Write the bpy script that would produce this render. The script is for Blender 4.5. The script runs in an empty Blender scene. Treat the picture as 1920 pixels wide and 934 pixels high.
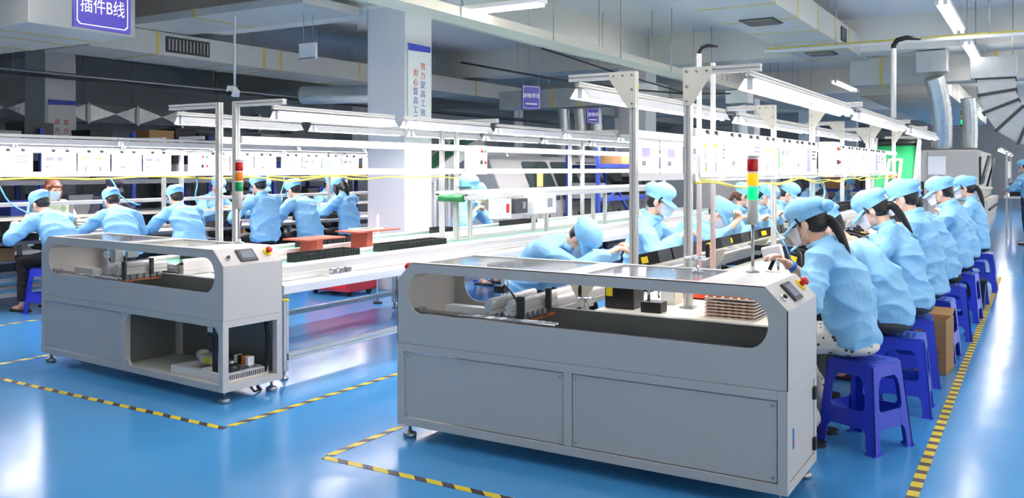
import bpy, math, random
from mathutils import Vector as V, Matrix as M, noise
SC = bpy.context.scene
C = SC.collection
R = math.radians
PI = math.pi
random.seed(11)
ORD = ['first', 'second', 'third', 'fourth', 'fifth', 'sixth', 'seventh', 'eighth', 'ninth', 'tenth', 'eleventh', 'twelfth',
       'thirteenth', 'fourteenth', 'fifteenth', 'sixteenth', 'seventeenth', 'eighteenth', 'nineteenth', 'twentieth',
       'twenty-first', 'twenty-second', 'twenty-third', 'twenty-fourth', 'twenty-fifth', 'twenty-sixth', 'twenty-seventh', 'twenty-eighth']


# ------------------------------------------------------------------ mesh builder
def area2(p):
    return sum(p[i][0] * p[(i + 1) % len(p)][1] - p[(i + 1) % len(p)][0] * p[i][1] for i in range(len(p)))


def rrect(x0, y0, x1, y1, r, n=4):
    out = []
    for cx, cy, a in ((x1 - r, y1 - r, 0), (x0 + r, y1 - r, 90), (x0 + r, y0 + r, 180), (x1 - r, y0 + r, 270)):
        for k in range(n + 1):
            t = R(a + 90 * k / n)
            out.append((cx + r * math.cos(t), cy + r * math.sin(t)))
    return out


def slot_poly(s, g=.008, d=.010):
    """cross-section of a square aluminium profile with one slot in each face"""
    h = s / 2
    q = [(-h, -h), (-g / 2, -h), (-g / 2, -h + d), (g / 2, -h + d), (g / 2, -h)]
    out = []
    for k in range(4):
        c, n = math.cos(k * PI / 2), math.sin(k * PI / 2)
        out += [(x * c - y * n, x * n + y * c) for x, y in q]
    return out


class MB:
    def __init__(s):
        s.v, s.f, s.sm = [], [], []

    def add(s, vs, fs, smooth=False):
        o = len(s.v)
        s.v += [V(p) for p in vs]
        s.f += [tuple(i + o for i in f) for f in fs]
        s.sm += [smooth] * len(fs)
        return s

    def box(s, x0, y0, z0, x1, y1, z1):
        x0, x1 = min(x0, x1), max(x0, x1)
        y0, y1 = min(y0, y1), max(y0, y1)
        z0, z1 = min(z0, z1), max(z0, z1)
        return s.add([(x0, y0, z0), (x1, y0, z0), (x1, y1, z0), (x0, y1, z0), (x0, y0, z1), (x1, y0, z1), (x1, y1, z1), (x0, y1, z1)],
                     [(3, 2, 1, 0), (4, 5, 6, 7), (0, 1, 5, 4), (1, 2, 6, 5), (2, 3, 7, 6), (3, 0, 4, 7)])

    def obox(s, c, size, rot=None):
        hx, hy, hz = size[0] / 2, size[1] / 2, size[2] / 2
        m = M.Translation(V(c)) @ (rot.to_4x4() if rot else M.Identity(4))
        n = MB().box(-hx, -hy, -hz, hx, hy, hz)
        return s.add([m @ p for p in n.v], n.f)

    def frame(s, p0, p1):
        z = (V(p1) - V(p0)).normalized()
        x = V((0, 0, 1)).cross(z) if abs(z.z) < .95 else V((1, 0, 0))
        x.normalize()
        y = z.cross(x)
        return x, y, z

    def extr(s, poly, p0, p1, smooth=False, x=None):
        """2-D polygon swept straight from p0 to p1"""
        if area2(poly) < 0:
            poly = poly[::-1]
        a, b, z = s.frame(p0, p1)
        if x is not None:
            a = V(x).normalized()
            b = z.cross(a)
        n = len(poly)
        vs = [V(p0) + a * u + b * w for u, w in poly] + [V(p1) + a * u + b * w for u, w in poly]
        s.add(vs, [tuple(range(n))[::-1], tuple(range(n, 2 * n))])
        o = len(s.v) - 2 * n
        s.f += [(o + i, o + (i + 1) % n, o + n + (i + 1) % n, o + n + i) for i in range(n)]
        s.sm += [smooth] * n
        return s

    def bar(s, p0, p1, w, h=None, x=None):
        h = h or w
        return s.extr([(-w / 2, -h / 2), (w / 2, -h / 2), (w / 2, h / 2), (-w / 2, h / 2)], p0, p1, x=x)

    def prof(s, p0, p1, size=.04):
        return s.extr(slot_poly(size), p0, p1)

    def cyl(s, p0, p1, r0, r1=None, n=14, caps=True):
        r1 = r0 if r1 is None else r1
        a, b, z = s.frame(p0, p1)
        vs = []
        for p, r in ((p0, r0), (p1, r1)):
            for k in range(n):
                t = 2 * PI * k / n
                vs.append(V(p) + a * r * math.cos(t) + b * r * math.sin(t))
        o = len(s.v)
        s.add(vs, [(i, (i + 1) % n, n + (i + 1) % n, n + i) for i in range(n)], True)
        if caps:
            s.f += [tuple(range(o, o + n))[::-1], tuple(range(o + n, o + 2 * n))]
            s.sm += [False, False]
        return s

    def tube(s, pts, r, n=8):
        pts = [V(p) for p in pts]
        rings = []
        a = None
        for i, p in enumerate(pts):
            z = (pts[min(i + 1, len(pts) - 1)] - pts[max(i - 1, 0)]).normalized()
            if a is None:
                a = V((0, 0, 1)).cross(z) if abs(z.z) < .9 else V((1, 0, 0))
            a = (a - z * a.dot(z)).normalized()
            b = z.cross(a)
            rr = r[i] if isinstance(r, (list, tuple)) else r
            rings.append([p + a * rr * math.cos(2 * PI * k / n) + b * rr * math.sin(2 * PI * k / n) for k in range(n)])
        vs = [q for g in rings for q in g]
        fs = [(j * n + i, j * n + (i + 1) % n, (j + 1) * n + (i + 1) % n, (j + 1) * n + i) for j in range(len(pts) - 1) for i in range(n)]
        o = len(s.v)
        s.add(vs, fs, True)
        e = o + (len(pts) - 1) * n
        s.f += [tuple(range(o, o + n))[::-1], tuple(range(e, e + n))]
        s.sm += [False, False]
        return s

    def lathe(s, prof, c=(0, 0, 0), n=20, sy=1.0, close=True):
        """(radius, z) profile turned round the z axis"""
        vs, fs = [], []
        for r, z in prof:
            for k in range(n):
                t = 2 * PI * k / n
                vs.append((c[0] + r * math.cos(t), c[1] + r * sy * math.sin(t), c[2] + z))
        for j in range(len(prof) - 1):
            for k in range(n):
                fs.append((j * n + k, j * n + (k + 1) % n, (j + 1) * n + (k + 1) % n, (j + 1) * n + k))
        o = len(s.v)
        s.add(vs, fs, True)
        if close:
            e = o + (len(prof) - 1) * n
            s.f += [tuple(range(o, o + n))[::-1], tuple(range(e, e + n))]
            s.sm += [False, False]
        return s

    def ell(s, c, r, rot=None, n=14, m=9):
        vs = [(0, 0, -1)]
        for j in range(1, m):
            p = -PI / 2 + PI * j / m
            for k in range(n):
                t = 2 * PI * k / n
                vs.append((math.cos(p) * math.cos(t), math.cos(p) * math.sin(t), math.sin(p)))
        vs.append((0, 0, 1))
        fs = [(0, 1 + (k + 1) % n, 1 + k) for k in range(n)]
        for j in range(m - 2):
            for k in range(n):
                a = 1 + j * n
                fs.append((a + k, a + (k + 1) % n, a + n + (k + 1) % n, a + n + k))
        a = 1 + (m - 2) * n
        fs += [(a + k, a + (k + 1) % n, len(vs) - 1) for k in range(n)]
        q = []
        for x, y, z in vs:
            p = V((x * r[0], y * r[1], z * r[2]))
            q.append(V(c) + (rot @ p if rot else p))
        return s.add(q, fs, True)

    def limb(s, pts, rad, n=12):
        """tapered capsule chain"""
        for p, r in zip(pts, rad):
            s.ell(p, (r, r, r), n=n, m=8)
        for i in range(len(pts) - 1):
            if (V(pts[i + 1]) - V(pts[i])).length > 1e-4:
                s.cyl(pts[i], pts[i + 1], rad[i], rad[i + 1], n=n)
        return s

    def prism(s, poly, axis, a0, a1, holes=()):
        """polygon in the plane across AXIS ('y': (x,z), 'x': (y,z), 'z': (x,y)), optional holes, from a0 to a1"""
        from mathutils.geometry import tessellate_polygon
        loops = [list(poly)] + [list(h) for h in holes]
        if area2(loops[0]) < 0:
            loops[0].reverse()
        for h in loops[1:]:
            if area2(h) > 0:
                h.reverse()
        flat = [p for l in loops for p in l]
        tris = tessellate_polygon([[V((p[0], p[1], 0)) for p in l] for l in loops])
        f3 = {'y': lambda p, a: (p[0], a, p[1]), 'x': lambda p, a: (a, p[0], p[1]), 'z': lambda p, a: (p[0], p[1], a)}[axis]
        n = len(flat)
        vs = [f3(p, a0) for p in flat] + [f3(p, a1) for p in flat]
        fs = []
        for t in tris:
            a, b, c = [flat[i] for i in t]
            if (b[0] - a[0]) * (c[1] - a[1]) - (b[1] - a[1]) * (c[0] - a[0]) < 0:
                t = t[::-1]
            t = tuple(t)
            fs += [t[::-1], tuple(i + n for i in t)]
        o = 0
        for l in loops:
            k = len(l)
            fs += [(o + i, o + (i + 1) % k, n + o + (i + 1) % k, n + o + i) for i in range(k)]
            o += k
        flip = (axis == 'y') != (a1 < a0)
        if flip:
            fs = [f[::-1] for f in fs]
        return s.add(vs, fs)

    def xf(s, m):
        s.v = [m @ p for p in s.v]
        return s

    def mesh(s, name):
        me = bpy.data.meshes.new(name)
        me.from_pydata([tuple(p) for p in s.v], [], s.f)
        me.polygons.foreach_set('use_smooth', s.sm)
        me.update()
        return me

    def build(s, name, mat, parent=None, bevel=0, kind=None):
        me = s.mesh(name)
        me.materials.append(mat)
        return link(name, me, parent, bevel, kind)


def link(name, me, parent=None, bevel=0, kind=None):
    o = bpy.data.objects.new(name, me)
    C.objects.link(o)
    if parent:
        o.parent = parent
    if bevel:
        b = o.modifiers.new('edge', 'BEVEL')
        b.width = bevel
        b.segments = 2
        b.limit_method = 'ANGLE'
        b.angle_limit = R(40)
    if kind:
        o['kind'] = kind
    return o


def tag(o, label, cat, group=None, kind=None):
    o['label'] = label
    o['category'] = cat
    if group:
        o['group'] = group
    if kind:
        o['kind'] = kind
    return o


def thing(name, label, cat, loc=(0, 0, 0), rotz=0, group=None):
    o = bpy.data.objects.new(name, None)
    o.empty_display_size = .1
    C.objects.link(o)
    o.location = loc
    o.rotation_euler = (0, 0, rotz)
    return tag(o, label, cat, group)


KIDS = {}


def copy_tree(o, parent=None):
    c = o.copy()
    C.objects.link(c)
    c.parent = parent
    for ch in list(o.children):
        copy_tree(ch, c)
    return c


class Stamp:
    """first call places the source thing itself, later calls place copies"""
    def __init__(s, root):
        s.root, s.used = root, False

    def __call__(s, loc, rotz=None, label=None, group=None):
        o = s.root if not s.used else copy_tree(s.root)
        s.used = True
        o.location = loc
        if rotz is not None:
            o.rotation_euler = (0, 0, rotz)
        if label:
            o['label'] = label
        if group:
            o['group'] = group
        return o


# ------------------------------------------------------------------ materials
def lin(c):
    f = lambda v: v / 12.92 if v <= .04045 else ((v + .055) / 1.055) ** 2.4
    return tuple(f(x / 255) for x in c) + (1,)


MATS = {}


def mat(name, col, rough=.5, metal=0.0, emit=0.0, bump=None, var=None, trans=0.0, spec=.5, alpha=1.0, coat=0.0):
    m = bpy.data.materials.new(name)
    m.use_nodes = True
    nt = m.node_tree
    b = nt.nodes['Principled BSDF']
    c = lin(col)
    b.inputs['Base Color'].default_value = c
    b.inputs['Roughness'].default_value = rough
    b.inputs['Metallic'].default_value = metal
    b.inputs['Specular IOR Level'].default_value = spec
    if coat:
        b.inputs['Coat Weight'].default_value = coat
        b.inputs['Coat Roughness'].default_value = .08
    if trans:
        b.inputs['Transmission Weight'].default_value = trans
    if alpha < 1:
        b.inputs['Alpha'].default_value = alpha
    if emit:
        b.inputs['Emission Color'].default_value = c
        b.inputs['Emission Strength'].default_value = emit
    tc = nt.nodes.new('ShaderNodeTexCoord')
    if var:
        n = nt.nodes.new('ShaderNodeTexNoise')
        n.inputs['Scale'].default_value = var[0]
        n.inputs['Detail'].default_value = 4
        nt.links.new(tc.outputs['Object'], n.inputs['Vector'])
        mx = nt.nodes.new('ShaderNodeMix')
        mx.data_type = 'RGBA'
        mx.blend_type = 'MIX'
        lo = tuple(x * (1 - var[1]) for x in c[:3]) + (1,)
        hi = tuple(min(1, x * (1 + var[1])) for x in c[:3]) + (1,)
        mx.inputs[6].default_value = lo
        mx.inputs[7].default_value = hi
        nt.links.new(n.outputs['Fac'], mx.inputs[0])
        nt.links.new(mx.outputs[2], b.inputs['Base Color'])
    if bump:
        n = nt.nodes.new('ShaderNodeTexNoise')
        n.inputs['Scale'].default_value = bump[0]
        n.inputs['Detail'].default_value = 3
        mp = nt.nodes.new('ShaderNodeMapping')
        if len(bump) > 2:
            mp.inputs['Scale'].default_value = bump[2]
        nt.links.new(tc.outputs['Object'], mp.inputs['Vector'])
        nt.links.new(mp.outputs[0], n.inputs['Vector'])
        bp = nt.nodes.new('ShaderNodeBump')
        bp.inputs['Strength'].default_value = bump[1]
        bp.inputs['Distance'].default_value = .01
        nt.links.new(n.outputs['Fac'], bp.inputs['Height'])
        nt.links.new(bp.outputs[0], b.inputs['Normal'])
    MATS[name] = m
    return m


def stripe_mat(name, c1, c2, period, diag=1.0):
    m = mat(name, c1, .55)
    nt = m.node_tree
    b = nt.nodes['Principled BSDF']
    tc = nt.nodes.new('ShaderNodeTexCoord')
    sx = nt.nodes.new('ShaderNodeSeparateXYZ')
    nt.links.new(tc.outputs['Object'], sx.inputs[0])
    # stripes run along local x of each tape, slanted by local y
    ma = nt.nodes.new('ShaderNodeMath'); ma.operation = 'MULTIPLY_ADD'
    ma.inputs[1].default_value = diag
    nt.links.new(sx.outputs[1], ma.inputs[0]); nt.links.new(sx.outputs[0], ma.inputs[2])
    dv = nt.nodes.new('ShaderNodeMath'); dv.operation = 'DIVIDE'; dv.inputs[1].default_value = period
    nt.links.new(ma.outputs[0], dv.inputs[0])
    fr = nt.nodes.new('ShaderNodeMath'); fr.operation = 'FRACT'
    nt.links.new(dv.outputs[0], fr.inputs[0])
    gt = nt.nodes.new('ShaderNodeMath'); gt.operation = 'GREATER_THAN'; gt.inputs[1].default_value = .57
    nt.links.new(fr.outputs[0], gt.inputs[0])
    mx = nt.nodes.new('ShaderNodeMix'); mx.data_type = 'RGBA'
    mx.inputs[6].default_value = lin(c1); mx.inputs[7].default_value = lin(c2)
    nt.links.new(gt.outputs[0], mx.inputs[0])
    nt.links.new(mx.outputs[2], b.inputs['Base Color'])
    return m


paint = mat('machine_paint', (206, 202, 195), .42, var=(3, .03), bump=(160, .04))
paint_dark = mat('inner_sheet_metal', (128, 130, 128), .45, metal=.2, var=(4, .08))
panelp = mat('panel_paint', (204, 200, 194), .45, bump=(160, .04))
alu = mat('anodised_aluminium', (222, 221, 216), .34, metal=.3, bump=(40, .05, (1, 1, .05)))
alu_w = mat('white_profile', (232, 232, 230), .4)
chrome = mat('chrome', (225, 225, 226), .12, metal=1)
steel = mat('brushed_steel', (170, 172, 174), .32, metal=.9, var=(9, .12))
galv = mat('galvanised_sheet', (184, 190, 192), .36, metal=.5, var=(7, .22), bump=(6, .15))
foil = mat('crinkled_foil', (204, 212, 214), .28, metal=.65, var=(10, .2), bump=(22, .5))
black = mat('black_plastic', (24, 24, 26), .4, var=(20, .2))
blackm = mat('black_rubber', (18, 18, 19), .65)
dgrey = mat('dark_grey_plastic', (62, 62, 64), .4)
screen = mat('screen_glass', (118, 124, 136), .18, var=(8, .1))
red = mat('red_plastic', (214, 38, 34), .35)
yellow = mat('yellow_plastic', (236, 214, 30), .45)
orange = mat('orange_plastic', (246, 140, 24), .35)
green = mat('green_plastic', (26, 140, 70), .35)
red_l = mat('red_lens', (205, 22, 26), .2)
amber_l = mat('amber_lens', (250, 150, 10), .2)
green_l = mat('green_lens', (20, 150, 80), .2)
amber_on = mat('amber_lens_lit', (255, 150, 6), .3, emit=.9)
green_on = mat('green_lens_lit', (0, 196, 84), .3, emit=1.9)
beige = mat('cream_laminate', (226, 222, 204), .45, var=(3, .04))
beige_m = mat('beige_machine_paint', (196, 192, 184), .45, var=(2, .06))
grey_m = mat('grey_machine_paint', (166, 166, 165), .45, var=(2, .06))
glass_d = mat('smoked_glass', (52, 64, 66), .12)
white = mat('white_plastic', (236, 236, 236), .4)
white_b = mat('white_board', (240, 240, 238), .5)
belt = mat('green_belt', (122, 200, 176), .5)
belt_d = mat('dark_green_belt', (24, 110, 58), .45)
pcb = mat('green_board_sheet', (34, 142, 84), .5, var=(3, .12))
blue_stool = mat('blue_stool_plastic', (42, 62, 196), .32, spec=.6)
rust = mat('red_brown_board', (158, 74, 54), .55, var=(8, .08))
paperm = mat('paper', (244, 244, 246), .7)
ink_v = mat('print_violet', (150, 142, 196), .7, var=(40, .2))
ink_y = mat('print_yellow', (214, 184, 70), .7, var=(50, .3))
ink_g = mat('print_grey', (104, 104, 114), .7, var=(60, .4))
ink_gr = mat('print_green', (120, 210, 120), .7)
cord_y = mat('yellow_cable', (226, 212, 70), .5)
cord_b = mat('blue_hose', (90, 170, 230), .4)
cardboard = mat('cardboard', (166, 128, 84), .75, var=(6, .1), bump=(30, .1, (1, 1, .2)))
navy = mat('rack_blue', (40, 62, 150), .4)
rack_g = mat('rack_grey', (150, 152, 152), .5)
clothb = mat('blue_cloth', (140, 198, 236), .6, var=(5, .05), bump=(6, .35))
capb = mat('blue_cap_cloth', (140, 203, 244), .78, var=(9, .06), bump=(22, .4))
skin = mat('skin', (234, 188, 160), .5, var=(12, .07))
hair = mat('black_hair', (24, 20, 19), .42, bump=(60, .5, (1, 1, .1)))
hair_br = mat('auburn_hair', (96, 52, 34), .45, bump=(60, .5, (1, 1, .1)))
maskm = mat('mask_fabric', (228, 232, 238), .8)
maskb = mat('blue_mask_fabric', (186, 214, 236), .8)
pants_k = mat('black_trousers', (26, 24, 26), .8)
pants_n = mat('navy_trousers', (44, 50, 78), .8)
pants_g = mat('charcoal_trousers', (60, 62, 66), .8)
shirt_g = mat('pale_green_shirt', (212, 226, 196), .8)
shirt_k = mat('dark_navy_shirt', (34, 36, 54), .8)
eyem = mat('dark_eye', (30, 22, 18), .2)
shoe = mat('dark_slipper', (34, 32, 36), .6)
tube_on = mat('lit_fluorescent_tube', (255, 246, 250), .4, emit=62.0)
tube_ceil = mat('ceiling_tube', (255, 248, 244), .4, emit=14.5)
tube_warm = mat('lit_warm_tube', (255, 248, 232), .4, emit=20.0)
reflm = mat('white_reflector', (228, 228, 230), .35)
sign_b = mat('sign_blue', (62, 54, 152), .35)
sign_w = mat('sign_lettering', (226, 226, 228), .5)
tape_m = stripe_mat('hazard_tape', (224, 200, 44), (84, 74, 74), .135, .0)
tape_d = stripe_mat('hazard_tape_slanted', (224, 200, 44), (62, 56, 66), .165, 1.0)
foamw = mat('clear_tray', (226, 214, 204), .3, var=(60, .2))
copper = mat('copper_part', (196, 120, 60), .35, metal=.6)


def floral():
    m = mat('floral_cloth', (228, 222, 210), .8)
    nt = m.node_tree
    b = nt.nodes['Principled BSDF']
    tc = nt.nodes.new('ShaderNodeTexCoord')
    vo = nt.nodes.new('ShaderNodeTexVoronoi'); vo.inputs['Scale'].default_value = 26
    nt.links.new(tc.outputs['Object'], vo.inputs['Vector'])
    cr = nt.nodes.new('ShaderNodeValToRGB')
    cr.color_ramp.interpolation = 'CONSTANT'
    cr.color_ramp.elements[0].color = lin((96, 54, 56)); cr.color_ramp.elements[0].position = 0
    cr.color_ramp.elements[1].color = lin((230, 224, 212)); cr.color_ramp.elements[1].position = .26
    nt.links.new(vo.outputs['Distance'], cr.inputs[0])
    nt.links.new(cr.outputs[0], b.inputs['Base Color'])
    return m


floralm = floral()


def hazard(a, b):
    pass


def text(body, size, name, m, parent, loc, rot, extrude=.0015, align='CENTER', vertical=False, sx=1.0):
    """lettering as thin solid mesh, a part of its sign"""
    cu = bpy.data.curves.new(name, 'FONT')
    cu.body = body
    cu.size = size
    cu.align_x = align
    cu.align_y = 'CENTER'
    cu.extrude = extrude
    cu.space_line = 1.0
    t = bpy.data.objects.new(name, cu)
    C.objects.link(t)
    dg = bpy.context.evaluated_depsgraph_get()
    me = bpy.data.meshes.new_from_object(t.evaluated_get(dg))
    bpy.data.objects.remove(t)
    me.name = name
    me.materials.clear()
    me.materials.append(m)
    o = link(name, me, parent)
    o.location = loc
    o.rotation_euler = rot
    o.scale = (sx, 1, 1)
    return o
# ------------------------------------------------------------------ the setting
def floor_mat():
    m = mat('epoxy_floor', (56, 142, 208), .16, spec=.6)
    nt = m.node_tree
    b = nt.nodes['Principled BSDF']
    tc = nt.nodes.new('ShaderNodeTexCoord')
    n = nt.nodes.new('ShaderNodeTexNoise'); n.inputs['Scale'].default_value = .55; n.inputs['Detail'].default_value = 5
    nt.links.new(tc.outputs['Object'], n.inputs['Vector'])
    mx = nt.nodes.new('ShaderNodeMix'); mx.data_type = 'RGBA'
    mx.inputs[6].default_value = lin((62, 142, 206)); mx.inputs[7].default_value = lin((84, 164, 218))
    nt.links.new(n.outputs['Fac'], mx.inputs[0]); nt.links.new(mx.outputs[2], b.inputs['Base Color'])
    n2 = nt.nodes.new('ShaderNodeTexNoise'); n2.inputs['Scale'].default_value = 3.2; n2.inputs['Detail'].default_value = 3
    nt.links.new(tc.outputs['Object'], n2.inputs['Vector'])
    bp = nt.nodes.new('ShaderNodeBump'); bp.inputs['Strength'].default_value = .12; bp.inputs['Distance'].default_value = .02
    nt.links.new(n2.outputs['Fac'], bp.inputs['Height']); nt.links.new(bp.outputs[0], b.inputs['Normal'])
    return m


wallp = mat('wall_paint', (198, 202, 204), .7, var=(.6, .05))
ceilp = mat('ceiling_paint', (206, 209, 212), .75, var=(.8, .05))
beamp = mat('beam_paint', (216, 215, 208), .7, var=(.8, .04))
pillarp = mat('pillar_paint', (226, 228, 230), .55, var=(.8, .03))
ductp = mat('duct_foil_wrap', (190, 192, 188), .5, metal=.15, var=(2.5, .08), bump=(5, .12))
seamy = mat('yellow_seam_tape', (196, 178, 96), .6, var=(18, .25))
grille_d = mat('dark_grille', (60, 58, 56), .6)

FX0, FX1, FY0, FY1, CZ = -19.0, 4.0, -4.0, 52.0, 4.1


def struct(name, mb, m, bevel=0):
    return mb.build(name, m, None, bevel, 'structure')


struct('floor', MB().box(FX0, FY0, -.2, FX1, FY1, 0), floor_mat())
struct('ceiling', MB().box(FX0, FY0, CZ, FX1, FY1, CZ + .15), ceilp)
struct('wall_west', MB().box(FX0 - .2, FY0, 0, FX0, FY1, CZ), wallp)
struct('added_wall_south', MB().box(FX0, FY0 - .2, 0, FX1, FY0, CZ), wallp)  # unseen wall, added behind the camera to cut light on the machine fronts
struct('wall_north', MB().box(FX0, FY1, 0, FX1, FY1 + .2, CZ), wallp)
PX = (-7.29, -6.69)
n = 0
for px0 in (-14.85, -7.29, .35):
    for py0 in (8.57, 16.2, 23.8, 31.4, 39.0):
        n += 1
        mb = MB().box(px0, py0, 0, px0 + .6, py0 + .55, CZ)
        if n == 6:
            mb.box(px0 - .05, py0 + .06, 0, px0, py0 + .22, CZ)      # boxed-in pipe beside the pillar
        struct('pillar_%d' % n, mb, pillarp, .012)
n = 0
for bx in (-14.95, -7.3, .3):
    n += 1
    struct('beam_%d' % n, MB().box(bx, FY0, 3.58, bx + .72, FY1, CZ + .01), beamp)
for by in (1.0, 8.45, 16.05, 23.7, 31.3, 38.9):
    n += 1
    struct('beam_%d' % n, MB().box(FX0, by, 3.52, FX1, by + .66, CZ + .02), beamp)

# hazard tapes stuck on the floor: local x runs along the tape
def tape(name, p0, p1, w, m, label):
    p0, p1 = V(p0), V(p1)
    L = (p1 - p0).length
    o = MB().box(0, -w / 2, 0, L, w / 2, .0015).build('floor_tape', m)
    o.location = (p0.x, p0.y, .0002)
    o.rotation_euler = (0, 0, math.atan2((p1 - p0).y, (p1 - p0).x))
    tag(o, label, 'floor tape')


tape('t', (-.515, 3.2), (-.515, 14.1), .052, tape_m, 'yellow and black striped tape along the aisle beside the blue stools')
tape('t', (-3.21, 3.43), (-.54, 3.43), .046, tape_d, 'striped tape in front of the two-panel transfer machine')
tape('t', (-3.21, 3.47), (-3.21, 14.0), .046, tape_d, 'striped tape running away under the left foot of the two-panel machine'.replace('left foot', 'first foot'))
tape('t', (-6.85, 3.525), (-4.06, 3.515), .046, tape_d, 'striped tape in front of the open-bay transfer machine')
tape('t', (-4.075, 3.56), (-4.0, 14.0), .046, tape_d, 'striped tape along the middle conveyor side, from the open-bay machine corner')
tape('t', (-6.9, 3.6), (-6.78, 16.0), .046, tape_d, 'striped tape between the middle conveyor and the pillar')
tape('t', (-8.62, 4.0), (-8.5, 16.0), .046, tape_d, 'thin striped tape beside the stools of the far worker row')

# ------------------------------------------------------------------ ducts
def duct(loc, size, label, seams=(), grilles=(), m=None, axis='y', name='air_duct'):
    """box duct, LOC = min corner; seams: positions along the axis; grilles: (face, along, length, across, width)"""
    r = thing(name, label, 'duct', loc)
    sx, sy, sz = size
    MB().box(0, 0, 0, sx, sy, sz).build('duct_body', m or ductp, r, .008)
    for t in seams:
        mb = MB()
        e = .004
        if axis == 'y':
            for (x0, z0, x1, z1) in ((-e, -e, sx + e, 0), (-e, sz, sx + e, sz + e), (-e, 0, 0, sz), (sx, 0, sx + e, sz)):
                mb.box(x0, t, z0, x1, t + .05, z1)
        else:
            for (y0, z0, y1, z1) in ((-e, -e, sy + e, 0), (-e, sz, sy + e, sz + e), (-e, 0, 0, sz), (sy, 0, sy + e, sz)):
                mb.box(t, y0, z0, t + .05, y1, z1)
        mb.build('seam_tape', seamy, r)
    for face, a, L, b, w in grilles:
        fr, sl = MB(), MB()
        if face == 'x+':
            fr.box(sx, a, b, sx + .015, a + L, b + w)
            k = 0
            while k * .06 < L - .06:
                sl.box(sx + .012, a + .03 + k * .06, b + .03, sx + .03, a + .05 + k * .06, b + w - .03); k += 1
        else:
            fr.box(b, a, -.015, b + w, a + L, 0)
            k = 0
            while k * .06 < L - .06:
                sl.box(b + .03, a + .03 + k * .06, -.03, b + w - .03, a + .05 + k * .06, -.012); k += 1
        g = fr.build('vent', grille_d, r)
        sl.build('slats', steel, g)
    L_ = sy if axis == 'y' else sx
    k = 0
    while k * 2.4 + .4 < L_ - .1:
        a = k * 2.4 + .4
        for b in (.06, (sx if axis == 'y' else sy) - .06):
            x, y = (b, a) if axis == 'y' else (a, b)
            MB().cyl((x, y, sz), (x, y, CZ - loc[2]), .006, n=6).build('hanger_rod', steel, r)
        k += 1
    return r


duct((-3.66, 6.2, 3.46), (.96, 10.6, .36), 'long wrapped air duct with yellow seam tape above the aisle line',
     [.8 + 1.15 * i for i in range(9)], [('b', 5.2, .5, .25, .45), ('b', 8.9, .5, .25, .45), ('x+', 8.2, .42, .06, .22)])
duct((-11.5, 6.9, 3.1), (1.0, 14.5, .32), 'pale wrapped air duct with side vent above the far worker row',
     [1.0, 2.35, 2.95, 3.3, 5.2, 6.9, 9.0, 11.0], [('x+', 1.15, .75, .05, .22)])
duct((-12.2, 5.0, 2.96), (3.6, 1.2, .46), 'wide flat air duct low under the ceiling behind the blue line sign', [1.6, 2.4, 2.9], axis='x')
duct((-12.6, 7.45, 3.428), (5.3, .98, .1), 'thin pale duct board hung under the cross beam beside the pillar', [1.2, 3.4], axis='x')
duct((-9.4, 15.1, 2.72), (3.4, .55, .36), 'galvanised cross duct above the windowed wave machine, with round drop hoses', [.6, 1.2, 1.8, 2.4, 3.0], m=galv, axis='x')
duct((-3.0, 16.85, 3.02), (3.0, .6, .48), 'wrapped cross duct where the long aisle duct ends', [.5, 1.4, 2.3], axis='x')
duct((-3.2, 19.0, 3.0), (1.6, 14.0, .4), 'far wrapped air duct beyond the cross duct over the aisle line', [.2 + 1.1 * i for i in range(12)])
# silver foil duct with cross-creased panels along the far side
r = thing('foil_duct', 'silver foil duct with cross creased panels beyond the far worker row', 'duct', (-15.7, 8.0, 2.40))
for k in range(7):
    y = k * 1.05
    vs = []
    for (yy, zz, xx) in ((0, 0, 0), (1.0, 0, 0), (1.0, .34, 0), (0, .34, 0), (.5, .17, .07)):
        vs.append((.34 + xx, y + yy, zz))
    vs += [(0, y, 0), (0, y + 1, 0), (0, y + 1, .34), (0, y, .34)]
    MB().add(vs, [(0, 1, 4), (1, 2, 4), (2, 3, 4), (3, 0, 4), (5, 8, 7, 6), (0, 5, 6, 1), (3, 2, 7, 8), (0, 3, 8, 5), (1, 6, 7, 2)]).build('duct_panel', foil, r)
    MB().box(-.02, y + .99, -.03, .37, y + 1.05, .37).build('flange', steel, r)
    MB().cyl((.17, y + 1.02, .37), (.17, y + 1.02, CZ - 2.40), .006, n=6).build('hanger_rod', steel, r)
# galvanised duct that turns down behind the beige machine on the aisle side
r = thing('elbow_duct', 'galvanised duct turning down in stepped sections beside the beige wave machine', 'duct', (-.95, 15.0, 1.9))
MB().box(0, 0, .98, .62, .6, 1.3).build('duct_section', galv, r, .01)
fr_ = [(.34, .98, 0, .5), (.36, .76, 8, .48), (.41, .55, 22, .48), (.52, .36, 45, .48), (.72, .22, 70, .48), (.98, .16, 85, .48)]
def rect(x, z, a, w):
    c, n = math.cos(R(a)), math.sin(R(a))
    return [(x + u * c, v, z + u * n) for u, v in ((-w / 2, .05), (w / 2, .05), (w / 2, .53), (-w / 2, .53))]
for (f0, f1) in zip(fr_[:-1], fr_[1:]):
    MB().add(rect(*f0) + rect(*f1), [(0, 1, 2, 3), (7, 6, 5, 4)] + [(i, 4 + i, 4 + (i + 1) % 4, (i + 1) % 4) for i in range(4)]).build('duct_section', galv, r)
for f0 in fr_[:-1]:
    q = rect(f0[0], f0[1], f0[2], f0[3] + .05)
    d = V((-math.sin(R(f0[2])), 0, math.cos(R(f0[2])))) * .022
    q = [(x, -.0 + (y - .29) * 1.1 + .29, z) for x, y, z in q]
    MB().add([V(p) - d for p in q] + [V(p) + d for p in q], [(3, 2, 1, 0), (4, 5, 6, 7)] + [(i, (i + 1) % 4, 4 + (i + 1) % 4, 4 + i) for i in range(4)]).build('flange', dgrey, r)
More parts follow.
